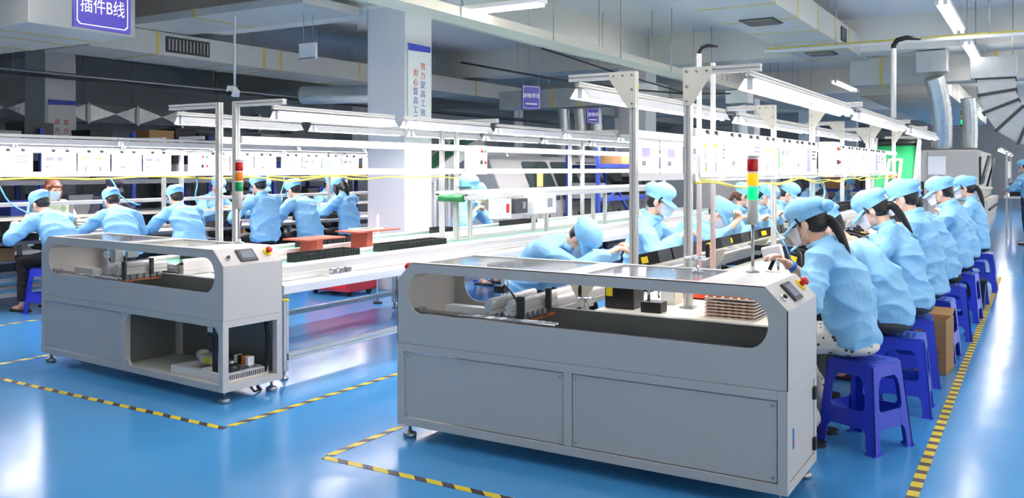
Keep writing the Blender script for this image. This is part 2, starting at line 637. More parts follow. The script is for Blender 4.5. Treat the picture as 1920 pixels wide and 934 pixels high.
for x in (.06, .56):
    MB().cyl((x, .3, 1.3), (x, .3, CZ - 1.9), .008, n=6).build('hanger_rod', steel, r)


def hose(p0, p1, r0, label, bend=(0, 0, 0), n=None, m=None, name='flexible_hose'):
    """corrugated flexible duct"""
    p0, p1 = V(p0), V(p1)
    L = (p1 - p0).length
    n = n or int(L / .045)
    pts, rad = [], []
    for i in range(n * 2 + 1):
        t = i / (n * 2)
        pts.append(p0.lerp(p1, t) + V(bend) * math.sin(PI * t))
        rad.append(r0 * (1.0 if i % 2 else .86))
    o = MB().tube([p - p1 for p in pts], rad, 14)
    ob = o.build(name, m or foil)
    ob.location = p1
    tag(ob, label, 'hose')
    return ob


b = MB().box(-.24, -.2, 0, .24, .2, .36).build('duct_box', galv, None, .01)
b.location = (-1.6, 16.45, 3.14)
tag(b, 'square galvanised hood box above the silver hose of the beige machine', 'duct')
hose((-1.58, 16.45, 3.07), (-1.5, 16.85, 1.89), .17, 'fat silver corrugated hose dropping to the beige wave machine', (.05, 0, 0))
hose((-1.12, 17.2, 2.75), (-1.1, 17.3, 1.88), .13, 'thinner silver hose beside the fat one on the beige machine', (.02, 0, 0))
for k, (x, y) in enumerate(((-8.05, 15.3), (-7.72, 15.35), (-7.4, 15.4))):
    hose((x, y, 2.70), (x - .03, y + .06, 1.735), .12,
         'silver drop hose under the cross duct, %s from the pillar side' % ORD[k], (.03, 0, 0))
r = thing('duct_hood', 'white duct hood box over the single silver hose of the middle line machine', 'duct', (-5.1, 17.1, 2.8))
MB().box(-.22, -.2, 0, .22, .2, .25).build('hood_box', white_b, r, .008)
for x in (.06, .18):
    MB().cyl((x, 0, .25), (x, 0, CZ - 2.8), .008, n=6).build('hanger_rod', steel, r)
hose((-5.1, 17.1, 2.78), (-5.15, 17.25, 1.65), .13, 'single silver hose under the white duct hood', (.04, 0, 0))
hose((-10.4, 10.6, 2.72), (-8.5, 11.0, 2.70), .15, 'crumpled silver hose lying level beside the pillar over the far row', (0, 0, 0), name='hanging_foil_hose')

# cable tray with hanger rods over the middle line
r = thing('cable_tray', 'long cream cable tray hung on thin rods above the middle conveyor', 'cable tray', (-5.45, 4.5, 3.08))
MB().box(0, 0, 0, .3, 22, .012).build('tray_bottom', beige, r)
MB().box(-.012, 0, 0, 0, 22, .1).build('side_rail', beige, r)
MB().box(.3, 0, 0, .312, 22, .1).build('side_rail', beige, r)
for k in range(11):
    for xx in (-.02, .32):
        MB().cyl((xx, 1.0 + 2.0 * k, 0), (xx, 1.0 + 2.0 * k, CZ - 3.08), .006, n=6).build('hanger_rod', steel, r)
r = thing('pipe_run', 'pair of pale pipes running across under the beam above the aisle', 'pipe', (-3.5, 13.0, 3.24))
MB().cyl((0, 0, 0), (7.4, 0, 0), .026).build('pipe', alu_w, r)
MB().cyl((0, .12, .05), (7.4, .12, .05), .012).build('pipe', cord_y, r)
for k in range(4):
    MB().cyl((1.0 + 1.9 * k, 0, 0), (1.0 + 1.9 * k, 0, CZ - 3.24), .008, n=6).build('hanger_rod', steel, r)
r = thing('pipe_run', 'dark thin pipes along the dim ceiling over the far row', 'pipe', (-13.2, 6.0, 3.0))
MB().cyl((0, 0, 0), (0, 18, 0), .03).build('pipe', steel, r)
MB().cyl((.42, 0, -.1), (.42, 18, -.1), .02).build('pipe', dgrey, r)
for k in range(5):
    for x, z in ((0, 0), (.42, -.1)):
        MB().cyl((x, 1.2 + 3.6 * k, z), (x, 1.2 + 3.6 * k, CZ - 3.0), .006, n=6).build('hanger_rod', steel, r)
r = thing('wire_loops', 'black cables strung under the ceiling by the pillar toward the wave machines', 'cable', (-6.5, 9.5, 2.9))
MB().tube([(0, 0, 0), (.6, 1.5, -.12), (1.1, 3.2, -.16), (1.3, 5.0, -.1), (1.4, 7.0, .05)], .014).build('cable', blackm, r)
MB().tube([(1.2, 0, .1), (1.25, 2.5, -.02), (1.3, 5.0, -.1)], .012).build('cable', blackm, r)

# ------------------------------------------------------------------ ceiling light battens
def make_batten(L, ntube=2, warm=False):
    r = thing('ceiling_light', 'x', 'ceiling light')
    MB().box(-.075, 0, 0, .075, L, .05).build('housing', reflm, r, .006)
    for k in range(ntube):
        x = (k - (ntube - 1) / 2) * .085
        MB().cyl((x, .05, -.028), (x, L - .05, -.028), .0145, n=8).build('tube', tube_warm if warm else tube_ceil, r)
        for yy in (.0, L - .05):
            MB().box(x - .02, yy, -.045, x + .02, yy + .05, 0).build('lamp_holder', white, r)
    for yy in (.25, L - .25):
        MB().cyl((0, yy, .05), (0, yy, .72), .006, n=6).build('hanger_rod', steel, r)
    return r


st = Stamp(make_batten(2.4))
CLG = 'ceiling light battens'
for k, y in enumerate((10.6, 14.2, 18.0, 21.6, 25.2, 29.0, 33.0)):
    st((-.95, y, 3.34), 0, 'white twin tube batten over the floor aisle, %s from the beam by the stools' % ORD[k], CLG)
for k, y in enumerate((19.2, 22.8, 26.4, 30.0, 34.0)):
    st((-3.75, y, 3.36), 0, 'twin tube batten beyond the long duct, %s past the cross duct' % ORD[k], CLG)
for k, y in enumerate((19.0, 23.0, 27.0, 31.0)):  # row of battens added to brighten the far region
    st((-9.4, y, 3.34), 0, 'added twin tube batten far over the end of the capped row, %s one' % ORD[k], CLG)
for k, y in enumerate((12.5, 18.6, 24.6)):
    st((-6.0, y, 3.3), 0, 'twin tube batten beside the cable tray, %s behind the pillar' % ORD[k], CLG)
st2 = Stamp(make_batten(1.25, 1, True))
st2((-4.35, 7.85, 3.2), R(90), 'single lit tube batten under the beam beside the cable tray', CLG)
# unseen battens, added above machines and walkway to light them
for k, (x, y) in enumerate(((-6.3, 3.0), (-5.0, 3.1), (-2.9, 2.9), (-1.5, 3.0), (-4.0, .4), (-8.2, 2.4), (-.2, 4.6), (-.95, 7.0), (-3.8, 5.4), (1.6, 9.0), (1.6, 13.0), (1.6, 17.0))):
    st((x, y, 3.36), 0, 'added unseen twin tube batten over the front walkway, %s one' % ORD[k], CLG)

# a lit emergency sign plate and camera on a drop pole
r = thing('hanging_sign_plate', 'small white plate lamp hung by two wires beside the pillar', 'sign', (-7.75, 8.0, 2.86))
MB().box(-.14, -.02, 0, .14, .02, .2).build('plate', pillarp, r, .008)
MB().box(-.14, -.026, .0, .14, -.02, .02).build('trim', steel, r)
for s in (-1, 1):
    MB().cyl((s * .08, 0, .2), (s * .08, 0, .56), .004, n=6).build('wire', steel, r)
r = thing('security_camera', 'small security camera on a thin drop pole beyond the far row', 'camera', (-8.6, 7.6, 2.42))
MB().cyl((0, 0, .1), (0, 0, .985), .014, n=8).build('hanging_pole', white, r)
MB().obox((.03, -.05, .05), (.09, .2, .085), M.Rotation(R(25), 3, 'Z') @ M.Rotation(R(-14), 3, 'X')).build('body', white, r, .01)
MB().cyl((.07, -.14, .02), (.085, -.17, .01), .03).build('lens', black, r)
MB().obox((0, 0, .1), (.05, .05, .04)).build('bracket', steel, r)


# ------------------------------------------------------------------ signs and posters
def line_sign(loc, w, h, rotz, body, label, size, sub=None):
    r = thing('line_sign', label, 'sign', loc, rotz)
    MB().box(-w / 2, -.012, 0, w / 2, .012, h).build('board', sign_b, r)
    o, i, c = .05 * w, .065 * w, .05 * w
    def ring(q):
        return [(-w / 2 + q + c, q), (w / 2 - q - c, q), (w / 2 - q, q + c), (w / 2 - q, h - q - c), (w / 2 - q - c, h - q), (-w / 2 + q + c, h - q), (-w / 2 + q, h - q - c), (-w / 2 + q, q + c)]
    MB().prism(ring(o), 'y', -.015, -.012, [ring(i)]).build('border_line', sign_w, r)
    text(body, size, 'lettering', sign_w, r, (0, -.0135, h * (.56 if sub else .46)), (R(90), 0, 0), sx=1.0 if sub else .8)
    if sub:
        MB().box(-w * .32, -.014, h * .2, w * .32, -.012, h * .26).build('under_line', sign_w, r)
    for s in (-1, 1):
        MB().cyl((s * w * .4, 0, h), (s * w * .4, 0, CZ - loc[2]), .004, n=6).build('hanger_wire', steel, r)
    return r


# the sign faces the aisle (+x): local -y turned to +x
line_sign((-7.0, 4.72, 2.71), .54, .42, R(90), '插件B线', 'blue hanging sign with white characters reading line B', .15)
line_sign((-7.4, 12.9, 2.52), .36, .4, R(62), '波峰焊线', 'small blue hanging sign before the galvanised cross duct', .085, True)
line_sign((-7.12, 14.7, 2.36), .28, .28, R(62), '波峰焊', 'tiny blue sign beside the silver drop hoses', .08, True)


def poster(loc, w, h, rotz, cols, label, name='wall_poster'):
    r = thing(name, label, 'poster', loc, rotz)
    MB().box(-w / 2, -.012, 0, w / 2, 0, h).build('board', mat('poster_board', (232, 238, 238), .4), r)
    bl = mat('poster_blue', (66, 82, 196), .4, var=(5, .35))
    MB().add([(-w / 2, -.014, h - .09), (w / 2, -.014, h - .075), (w / 2, -.014, h), (-w / 2, -.014, h), (-w / 2, -.012, h - .09), (w / 2, -.012, h - .075), (w / 2, -.012, h), (-w / 2, -.012, h)],
             [(0, 1, 2, 3), (7, 6, 5, 4), (0, 4, 5, 1), (1, 5, 6, 2), (2, 6, 7, 3), (3, 7, 4, 0)]).build('header_band', bl, r)
    MB().add([(-w / 2, -.014, 0), (w / 2, -.014, 0), (w / 2, -.014, .12), (-w / 2, -.014, .06), (-w / 2, -.012, 0), (w / 2, -.012, 0), (w / 2, -.012, .12), (-w / 2, -.012, .06)],
             [(0, 1, 2, 3), (7, 6, 5, 4), (0, 4, 5, 1), (1, 5, 6, 2), (2, 6, 7, 3), (3, 7, 4, 0)]).build('footer_band', bl, r)
    redm = mat('poster_red', (226, 96, 70), .5)
    vio = mat('poster_violet', (112, 108, 190), .5)
    for x, z0, s, dz in cols:
        for k, ch in enumerate(s):
            text(ch, .1, 'character', redm if k < 2 else vio, r, (x, -.0135, z0 - k * dz), (R(90), 0, 0))
    return r


poster((-6.684, 8.835, 2.0), .46, 1.06, R(90), [(.07, .79, '努力提高工效', .115), (-.08, .70, '用心提高工质', .115)],
       'white wall poster with red and violet characters on the pillar')
poster((-14.244, 8.86, 1.58), .5, 1.1, R(90), [(.07, .72, '提升品质', .14), (-.09, .72, '提升产能', .14)], 'pale poster on the dim pillar beyond the far row')
# ------------------------------------------------------------------ the two transfer machines
Z0, ZS, ZC, ZT = .077, .535, .884, .985


def tower_light(parent, loc, lit):
    p = MB().lathe([(.034, 0), (.034, .006), (.014, .012), (.011, .03)], loc, 16)
    p.cyl((loc[0], loc[1], loc[2] + .02), (loc[0], loc[1], loc[2] + .24), .0085, n=12)
    o = p.build('tower_light', steel, parent)
    z = loc[2] + .24
    MB().lathe([(.026, z), (.026, z + .125)], (loc[0], loc[1], 0), 18).build('lamp_base', beige_m, o)
    z += .125
    for name, m in (('green_lamp', green_on if lit else green_l), ('amber_lamp', amber_on if lit else orange), ('red_lamp', red_l)):
        MB().lathe([(.025, z), (.0275, z + .004), (.0275, z + .062), (.025, z + .066)], (loc[0], loc[1], 0), 18).build(name, m, o)
        MB().lathe([(.0262, z + .062), (.0262, z + .072)], (loc[0], loc[1], 0), 18).build('collar', white, o)
        z += .07
    MB().lathe([(.0262, z), (.0262, z + .01), (.018, z + .014)], (loc[0], loc[1], 0), 18).build('cap', beige_m, o)


def foot(parent, x, y):
    f = MB().lathe([(.034, 0), (.038, .004), (.038, .022), (.03, .03), (.014, .034), (.012, .04)], (x, y, 0), 18)
    f.cyl((x, y, .036), (x, y, Z0 + .01), .009, n=10)
    f.build('levelling_foot', steel, parent)


def estop(parent, m):
    """yellow plate and red mushroom on the sloping plate; local z is the plate's normal"""
    o = MB().lathe([(.032, 0), (.032, .006), (.03, .008)], (0, 0, 0), 20).xf(m).build('emergency_stop', yellow, parent)
    MB().lathe([(.013, .006), (.013, .022), (.021, .024), (.023, .032), (.019, .042), (.008, .047)], (0, 0, 0), 20).xf(m).build('mushroom_button', red, o)


def machine(name, label, W, D, xl, open_bay, estop_left, lit):
    r = thing(name, label, 'transfer machine')
    body = [(0, ZS), (W, ZS), (W, ZC), (W - .1, ZT), (.1, ZT), (0, ZC)]
    a = (ZT - .055 - .705) / 2
    zc = .705 + a
    hole = []
    for k in range(13):
        t = R(-90 + 180 * k / 12)
        hole.append((W - .085 - .095 + .095 * math.cos(t), zc + a * math.sin(t)))
    for k in range(13):
        t = R(90 + 180 * k / 12)
        hole.append((xl + .1 + .1 * math.cos(t), zc + a * math.sin(t)))
    th = .004
    MB().prism(body, 'y', 0, th, [hole]).build('front_cover', paint, r)
    MB().prism(body, 'y', D - th, D, [hole]).build('back_cover', paint, r)
    # top plate with two panes
    gx = [(.16, W * .5 - .07), (W * .5 + .07, W - .42)]
    y0, y1 = .045, D - .045
    top = MB().prism([(.1, 0), (W - .1, 0), (W - .1, D), (.1, D)], 'z', ZT - th, ZT,
                     [[(g0, y0), (g1, y0), (g1, y1), (g0, y1)] for g0, g1 in gx])
    top.build('top_cover', paint, r)
    for g0, g1 in gx:
        MB().box(g0 - .002, y0 - .002, ZT - th - .005, g1 + .002, y1 + .002, ZT - th).build('clear_pane', pane_m, r)
    # sloping and upright end sheets
    for s in (0, 1):
        X = (lambda q: W - q) if s else (lambda q: q)
        e = MB().add([(X(0), 0, ZC), (X(0), D, ZC), (X(.1), D, ZT), (X(.1), 0, ZT), (X(0), 0, ZC - .006), (X(0), D, ZC - .006), (X(.1), D, ZT - .006), (X(.1), 0, ZT - .006)],
                     [(0, 1, 2, 3), (7, 6, 5, 4)] if s else [(3, 2, 1, 0), (4, 5, 6, 7)])
        e.build('control_plate' if s else 'sloping_plate', paint, r)
        MB().box(X(0), 0, ZS, X(th), D, ZC).build('end_cover', paint, r)
    # controls on the right slope
    sl = math.hypot(.1, ZT - ZC)
    ux = V((.1 / sl, 0, -(ZT - ZC) / sl))
    nn = V((ux.z * -1, 0, ux.x))

    def on(u, v):       # u down the slope, v along depth
        c = V((W - .1, 0, ZT)) + ux * (u * sl) + V((0, v, 0))
        m = M((ux, V((0, 1, 0)), nn)).transposed().to_4x4()
        m.translation = c
        return m
    hm = MB().box(-.05, -.07, 0, .05, .07, .012).xf(on(.5, D * .46)).build('touch_panel', dgrey, r, .004)
    MB().box(-.034, -.05, .012, .03, .05, .0135).xf(on(.5, D * .46)).build('screen', screen, hm)
    estop(r, on(.42, D * .83))
    kn = MB().lathe([(.017, 0), (.017, .008), (.013, .012)], (0, 0, 0), 18).xf(on(.58, D * .14)).build('selector_switch', chrome, r)
    MB().lathe([(.011, .01), (.011, .022)], (0, 0, 0), 12).xf(on(.58, D * .14)).build('knob', black, kn)
    if estop_left:
        m2 = M(((-ux.x, 0, ux.z), (0, -1, 0), (-nn.x, 0, nn.z))).transposed().to_4x4()
        m2.translation = V((.05, D * .11, (ZC + ZT) / 2))
        estop(r, m2)
    tower_light(r, (W - (.30 if lit else .40), D * .91, ZT), lit)
    # lower cabinet: square tube frame
    f, t = MB(), .045
    for x in (0, W - t):
        for y in (0, D - t):
            f.box(x, y, Z0, x + t, y + t, ZS - .002)
    for z in (Z0, ZS - t - .002):
        for y in (0, D - t):
            f.box(t, y, z, W - t, y + t, z + t)
        for x in (0, W - t):
            f.box(x, t, z, x + t, D - t, z + t)
    mid = W * .498 if not open_bay else W * .5
    for y in (0, D - t):
        f.box(mid - t / 2, y, Z0 + t, mid + t / 2, y + t, ZS - t)
    f.build('cabinet_frame', paint, r, .002)
    MB().box(.01, .01, Z0 + .015, W - .01, D - .01, Z0 + t - .004).build('base_plate', beige, r)
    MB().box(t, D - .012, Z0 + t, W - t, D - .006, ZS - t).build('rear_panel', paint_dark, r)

    def panel(x0, x1):
        g = .004
        o = MB().box(x0 + g, .006, Z0 + t + g, x1 - g, .012, ZS - t - g - .002).build('front_panel', panelp, r, .0015)
        for sx in (x0 + .022, x1 - .022):
            for sz in (Z0 + t + .024, ZS - t - .026):
                MB().cyl((sx, .0065, sz), (sx, .003, sz), .005, n=8).build('screw', steel, o)
    panel(t, mid - t / 2)
    if not open_bay:
        panel(mid + t / 2, W - t)
        d = MB().box(W - .012, t + .004, Z0 + t + .004, W - .005, D - t - .004, ZS - t - .006).build('end_door', panelp, r, .0015)
        for z in (.175, .42):
            MB().box(W - .006, D - .075, z - .03, W + .012, D - .035, z + .03).build('hinge', black, d, .004)
        st_ = MB().box(W - .005, .105, .255, W - .003, .13, .345).build('sticker', mat('sticker_blue', (44, 120, 196), .5), d)
        MB().box(W - .003, .105, .275, W - .0022, .13, .29).build('red_mark', red, st_)
    else:
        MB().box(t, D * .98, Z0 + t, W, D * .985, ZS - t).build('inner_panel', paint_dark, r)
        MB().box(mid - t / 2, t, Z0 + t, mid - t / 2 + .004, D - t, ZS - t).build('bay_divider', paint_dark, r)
        g = MB()
        for (x, z, sx, sz) in ((mid + t / 2, ZS - t, 1, -1), (mid + t / 2, Z0 + t, 1, 1), (W - t, ZS - t, -1, -1)):
            g.prism([(x, z), (x + sx * .05, z), (x, z + sz * .06)], 'y', .006, .03)
        g.build('corner_gussets', paint, r)
    for x in (.05, W - .05):
        for y in (.05, D - .05):
            foot(r, x, y)
    # inner tray behind the window and the end wall inside
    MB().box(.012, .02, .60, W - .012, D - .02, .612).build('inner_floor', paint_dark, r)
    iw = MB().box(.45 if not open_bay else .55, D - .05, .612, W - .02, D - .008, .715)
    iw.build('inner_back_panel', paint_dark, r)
    # two conveyor rails across the depth, cross rods and a carriage
    xr = .56 if not open_bay else .78
    for k, dx in enumerate((0, .13)):
        rl = MB().prof((xr + dx, .07, .755), (xr + dx, D - .004, .755), .05)
        rl.cyl((xr + dx, .08, .79), (xr + dx, D - .004, .79), .02)
        rl.build('conveyor_rail', alu, r)
        ro = MB()
        for q in range(6):
            ro.cyl((xr + dx + .02, .13 + q * .055, .712), (xr + dx + .045, .13 + q * .055, .712), .021, n=12)
        ro.build('rollers', steel, r)
    MB().box(xr + .155, .12, .682, xr + .17, D - .06, .692).build('drive_belt', orange_b, r)
    for y in (.05, .085):
        MB().cyl((.1, y, .71), (.98, y, .71), .008, n=10).build('guide_rod', chrome, r)
    MB().box(.09, .035, .69, .13, .1, .73).build('rod_block', steel, r, .004)
    MB().box(.24, .13, .70, .5, .2, .745).build('cable_chain', white, r)
    br = MB().box(xr + .16, .1, .70, xr + .2, .115, .83)
    br.build('side_bracket', dgrey, r)
    MB().box(xr + .16, D - .16, .72, xr + .19, D - .14, .84).build('side_bracket', dgrey, r)
    cb = MB().tube([(xr - .06, .3, .83), (xr - .02, .27, .86), (xr + .06, .2, .84), (xr + .16, .11, .8)], .006)
    cb.build('sensor_cable', black, r)
    MB().box(xr - .1, .28, .81, xr - .03, .33, .85).build('sensor', dgrey, r, .004)
    return r


pane_m = mat('clear_acrylic', (196, 202, 206), .05, trans=.0, alpha=.45, spec=.9)
orange_b = mat('orange_belt', (196, 104, 48), .5)

m2 = machine('transfer_machine', 'two-panel grey transfer machine with closed doors and lit green tower light', 2.15, .57, .07, False, True, True)
m2.location = (-3.1, 3.9, 0)
# chrome crank wheel on the top
cw = MB().lathe([(.03, 0), (.03, .006), (.012, .012), (.012, .05), (.02, .055), (.02, .065), (.008, .07)], (1.6, .4, ZT), 18)
for k in range(3):
    t = 2 * PI * k / 3
    cw.cyl((1.6, .4, ZT + .058), (1.6 + .055 * math.cos(t), .4 + .055 * math.sin(t), ZT + .066), .006, n=8)
ring = [(1.6 + .058 * math.cos(2 * PI * k / 28), .4 + .058 * math.sin(2 * PI * k / 28), ZT + .067) for k in range(29)]
cw.tube(ring, .008)
cwo = cw.build('crank_wheel', chrome, m2)
MB().lathe([(.009, ZT + .07), (.012, ZT + .1), (.011, ZT + .135), (.007, ZT + .142)], (1.65, .42, 0), 12).build('crank_handle', black, cwo)

m1 = machine('transfer_machine', 'grey transfer machine with an open lower bay full of parts, unlit tower light', 2.24, .48, .11, True, False, False)
m1.location = (-6.70, 4.0, 0)
m1.rotation_euler = (0, 0, R(-3.85))
# a vertical gripper unit inside the window of the open-bay machine
MB().box(.62, .2, .72, .69, .27, .9).build('gripper_block', alu, m1, .006)
MB().tube([(.6, .22, .86), (.55, .2, .87), (.53, .2, .85), (.57, .2, .83), (.62, .2, .84)], .01).build('air_hose', white, m1)
MB().box(.95, .12, .86, .99, .2, .905).build('end_stop', alu, m1)


# the electrical tray in the open bay: things lying in the bay
def at_m1(x, y, z):
    m = M.Rotation(R(-3.85), 4, 'Z')
    return V((-6.70, 4.0, 0)) + (m @ V((x, y, z)))


ZB = Z0 + .0425
r = thing('wiring_tray', 'white slotted wiring duct frame lying in the open machine bay', 'wiring tray', at_m1(1.62, .06, ZB), R(-3.85))
MB().box(-.02, 0, 0, .55, .36, .006).build('mounting_plate', alu_w, r)
for (x0, y0, x1, y1) in ((-.02, 0, .55, .035), (-.02, .325, .55, .36), (-.02, .035, .02, .325), (.51, .035, .55, .325), (.24, .035, .27, .325)):
    MB().box(x0, y0, .006, x1, y1, .05).build('duct_wall', white, r)
sl = MB()
for k in range(20):
    sl.box(.551, .03 + k * .0155, .012, .553, .037 + k * .0155, .045)
sl.build('slots', dgrey, r)
r = thing('motor_block', 'pale motor block with yellow label sitting on the wiring tray', 'motor', at_m1(1.72, .2, ZB + .052), R(-3.85))
MB().box(0, 0, 0, .16, .1, .06).build('body', beige, r, .006)
MB().cyl((-.005, .05, .045), (-.06, .05, .045), .038).build('fan_housing', beige, r)
MB().box(.06, -.002, .005, .12, 0, .05).build('label_plate', yellow, r)
r = thing('relay_rail', 'row of small relays and terminals at the back of the wiring tray', 'relay', at_m1(1.92, .3, ZB + .052), R(-3.85))
MB().box(0, 0, 0, .2, .035, .01).build('rail', steel, r)
for k in range(5):
    MB().box(.005 + k * .039, -.005, .01, .036 + k * .039, .05, .07).build('relay', (black, white, black, orange, white)[k], r, .003)
r = thing('valve_stack', 'black valve unit with white gauge standing upright in the open bay', 'valve', at_m1(2.0, .12, ZB + .008), R(-3.85))
MB().box(-.014, -.014, .0, .014, .014, .3).build('riser', black, r, .004)
MB().box(-.04, -.03, .27, .02, .03, .39).build('valve_body', black, r, .006)
MB().box(-.035, -.034, .3, .015, -.03, .36).build('gauge', white, r)
r = thing('pump_head', 'round black pump head with red fitting at the end of the open bay', 'pump', at_m1(2.06, .2, ZB + .008), R(-3.85))
MB().lathe([(.05, 0), (.055, .02), (.055, .06), (.04, .08), (.02, .085)]).build('housing', black, r)
MB().ell((0, 0, .09), (.025, .025, .02)).build('dome', steel, r)
MB().cyl((.0, -.085, .0), (.0, -.085, .03), .018).build('fitting', red, r)
r = thing('black_air_line', 'thick black air line hanging down inside the end of the open bay', 'hose', at_m1(2.14, .4, ZB), R(-3.85))
MB().tube([(.03, .0, .36), (.035, .01, .25), (.03, .01, .12), (.025, .0, .05), (.02, .0, .018)], .014).build('hose', blackm, r)
r = thing('cable_tail', 'thin black cable drooping under the end of the open-bay machine', 'cable', at_m1(2.1, .3, 0), R(-3.85))
MB().tube([(0, .0, Z0 + .01), (.03, .0, .05), (.05, .02, .012), (.02, .1, .008), (-.1, .16, .008)], .007).build('cable', blackm, r)
# ------------------------------------------------------------------ production lines: frames, lights, rails
def gusset(mb, x, y, z, sx):
    """triangular joint plate on the front (-y) face of a post"""
    y0 = y - .03
    mb.prism([(x - sx * .022, z), (x + sx * .15, z), (x + sx * .15, z - .04), (x + sx * .03, z - .22), (x - sx * .022, z - .22)], 'y', y0, y0 + .006)


def line_frame(name, label, xl, xr, al, ar, ys, top, rails, size=.042, gus=True, rail_w=.045, ymax=None, base=.7):
    r = thing(name, label, 'light frame', ((xl + xr) / 2, ys[0], 0))
    r.location.z = 0
    ox, oy = (xl + xr) / 2, ys[0]
    for y in ys:
        for x, xa in ((xl, al), (xr, ar)):
            s = 1 if xa > x else -1
            MB().prof((x - ox, y - oy, base + .012), (x - ox, y - oy, top), size).build('post', alu, r)
            MB().box(x - ox - .04, y - oy - .04, base + .001, x - ox + .04, y - oy + .04, base + .012).build('base_plate', steel, r)
            MB().prof((x - ox + s * size / 2, y - oy, top - size / 2), (xa - ox + s * .03, y - oy, top - size / 2), size).build('light_arm', alu, r)
            if gus:
                g = MB()
                gusset(g, x - ox, y - oy, top, s)
                go = g.build('gusset_plate', beige, r)
                for dx, dz in ((0, -.025), (.06, -.025), (.12, -.025), (0, -.11), (0, -.195)):
                    MB().cyl((x - ox + s * dx, y - oy - .03, top + dz), (x - ox + s * dx, y - oy - .036, top + dz), .007, n=8).build('bolt', steel, go)
    y1 = (ymax or ys[-1]) - oy
    for x, z in rails:
        MB().bar((x - ox, .02, z), (x - ox, y1, z), rail_w * .55, rail_w, x=(1, 0, 0)).build('rail', alu_w, r)
    return r


def make_strip(L, ntube):
    r = thing('line_light', 'x', 'work light')
    MB().prof((0, 0, .075), (0, L, .075), .03).build('carrier_rail', alu, r)
    p = [(-.068, -.012), (-.03, .05), (.03, .05), (.068, -.012), (.064, -.012), (.027, .046), (-.027, .046), (-.064, -.012)]
    MB().prism(p, 'y', .03, L - .03).build('reflector', reflm, r)
    n = L / ntube
    for k in range(ntube):
        MB().cyl((0, k * n + .07, .006), (0, (k + 1) * n - .07, .006), .0145, n=8).build('tube', tube_on, r)
        for y in (k * n + .035, (k + 1) * n - .07):
            MB().box(-.016, y, -.014, .016, y + .035, .045).build('lamp_holder', white, r)
    return r


# ---- aisle line
AYS = (4.9, 8.1, 11.3, 13.1)
line_frame('light_frame', 'aluminium light frame of the aisle line behind the two-panel machine', -2.1, -1.76, -2.5, -1.37, AYS, 2.09,
           [(-1.735, 1.72), (-1.735, 1.455), (-2.125, 1.72), (-2.125, 1.455)])
sa = Stamp(make_strip(2.95, 2))
for k, y in enumerate((4.82, 8.2, 11.75)):
    sa((-1.39, y, 1.958), 0, 'long twin work light over the stool side of the aisle line, %s from its front' % ORD[k], 'aisle line work lights')
for k, y in enumerate((4.9, 8.25, 11.6)):
    sa((-2.48, y, 1.958), 0, 'long twin work light over the inner side of the aisle line, %s from its front' % ORD[k], 'aisle line work lights')
sa((-.95, 26.0, 2.0), 0, 'distant work light past the beige wave machine, first one', 'distant work lights')
sa((-.95, 29.6, 2.0), 0, 'distant work light past the beige wave machine, second one', 'distant work lights')
sa((-.95, 33.2, 2.0), 0, 'distant work light past the beige wave machine, third one', 'distant work lights')
# ---- middle line
BYS = (4.75, 7.75, 10.75, 13.75)
line_frame('light_frame', 'aluminium light frame of the middle line behind the open-bay machine', -5.55, -5.36, -6.1, -4.87, BYS, 2.03,
           [(-5.33, 1.735), (-5.33, 1.485), (-5.58, 1.735)], gus=False, rail_w=.055, base=.685)
sb = Stamp(make_strip(1.42, 1))
for k in range(7):
    sb((-4.87, 4.66 + 1.555 * k, 1.888), 0, 'work light over the belt side of the middle line, %s from its front' % ORD[k], 'middle line work lights')
    sb((-6.1, 4.78 + 1.555 * k, 1.888), 0, 'work light over the pillar side of the middle line, %s from its front' % ORD[k], 'middle line work lights')
# ---- far line
CYS = (4.45, 7.6, 10.75, 13.9)
line_frame('light_frame', 'white light frame of the far worker row with paper sheets', -9.95, -9.6, -10.4, -9.2, CYS, 1.93,
           [(-9.57, 1.72), (-9.57, 1.45), (-9.98, 1.72), (-9.98, 1.45)], gus=False, rail_w=.055, base=.74)
for k in range(9):
    sb((-9.2, 3.55 + 1.43 * k, 1.785), 0, 'work light above the capped row of the far line, %s from its front' % ORD[k], 'far line work lights')
    sb((-10.4, 3.0 + 1.43 * k, 1.785), 0, 'work light above the opposite side of the far line, %s from its front' % ORD[k], 'far line work lights')


# ------------------------------------------------------------------ paper sheets on the rails
def make_sheet(style, w=.41, h=.255):
    r = thing('work_sheet', 'x', 'paper')
    MB().box(-.0015, 0, -h, .0015, w, 0).build('sheet', paperm, r)
    for f in (.3, .7):
        MB().box(-.008, w * f, -.004, .008, w * f + .03, .022).build('clip', black, r)
    def pr(m, boxes):
        for y0, z0, y1, z1 in boxes:
            MB().box(-.0022, y0 * w, -h * z0, .0022, y1 * w, -h * z1).build('printed_picture', m, r)
    if style == 0:
        pr(ink_y, [(.14, .22, .3, .32), (.6, .22, .76, .32), (.14, .8, .22, .86)])
        pr(ink_v, [(.16, .36, .28, .6), (.62, .36, .74, .6)])
        pr(ink_g, [(.2, .66, .26, .88), (.66, .66, .72, .88)])
    elif style == 1:
        pr(ink_v, [(.3, .3, .62, .52)])
        pr(ink_g, [(.3, .62, .45, .74)])
    elif style == 2:
        pr(ink_g, [(.1, .24, .34, .4), (.44, .24, .6, .4), (.1, .62, .2, .7)])
        pr(ink_v, [(.1, .46, .6, .58)])
    elif style == 3:
        pr(ink_v, [(.06, .1, .4, .9)])
        pr(ink_g, [(.52, .2, .9, .26), (.52, .32, .8, .38), (.52, .44, .86, .5)])
    else:
        pr(ink_gr, [(.12, .16, .5, .8)])
    return r


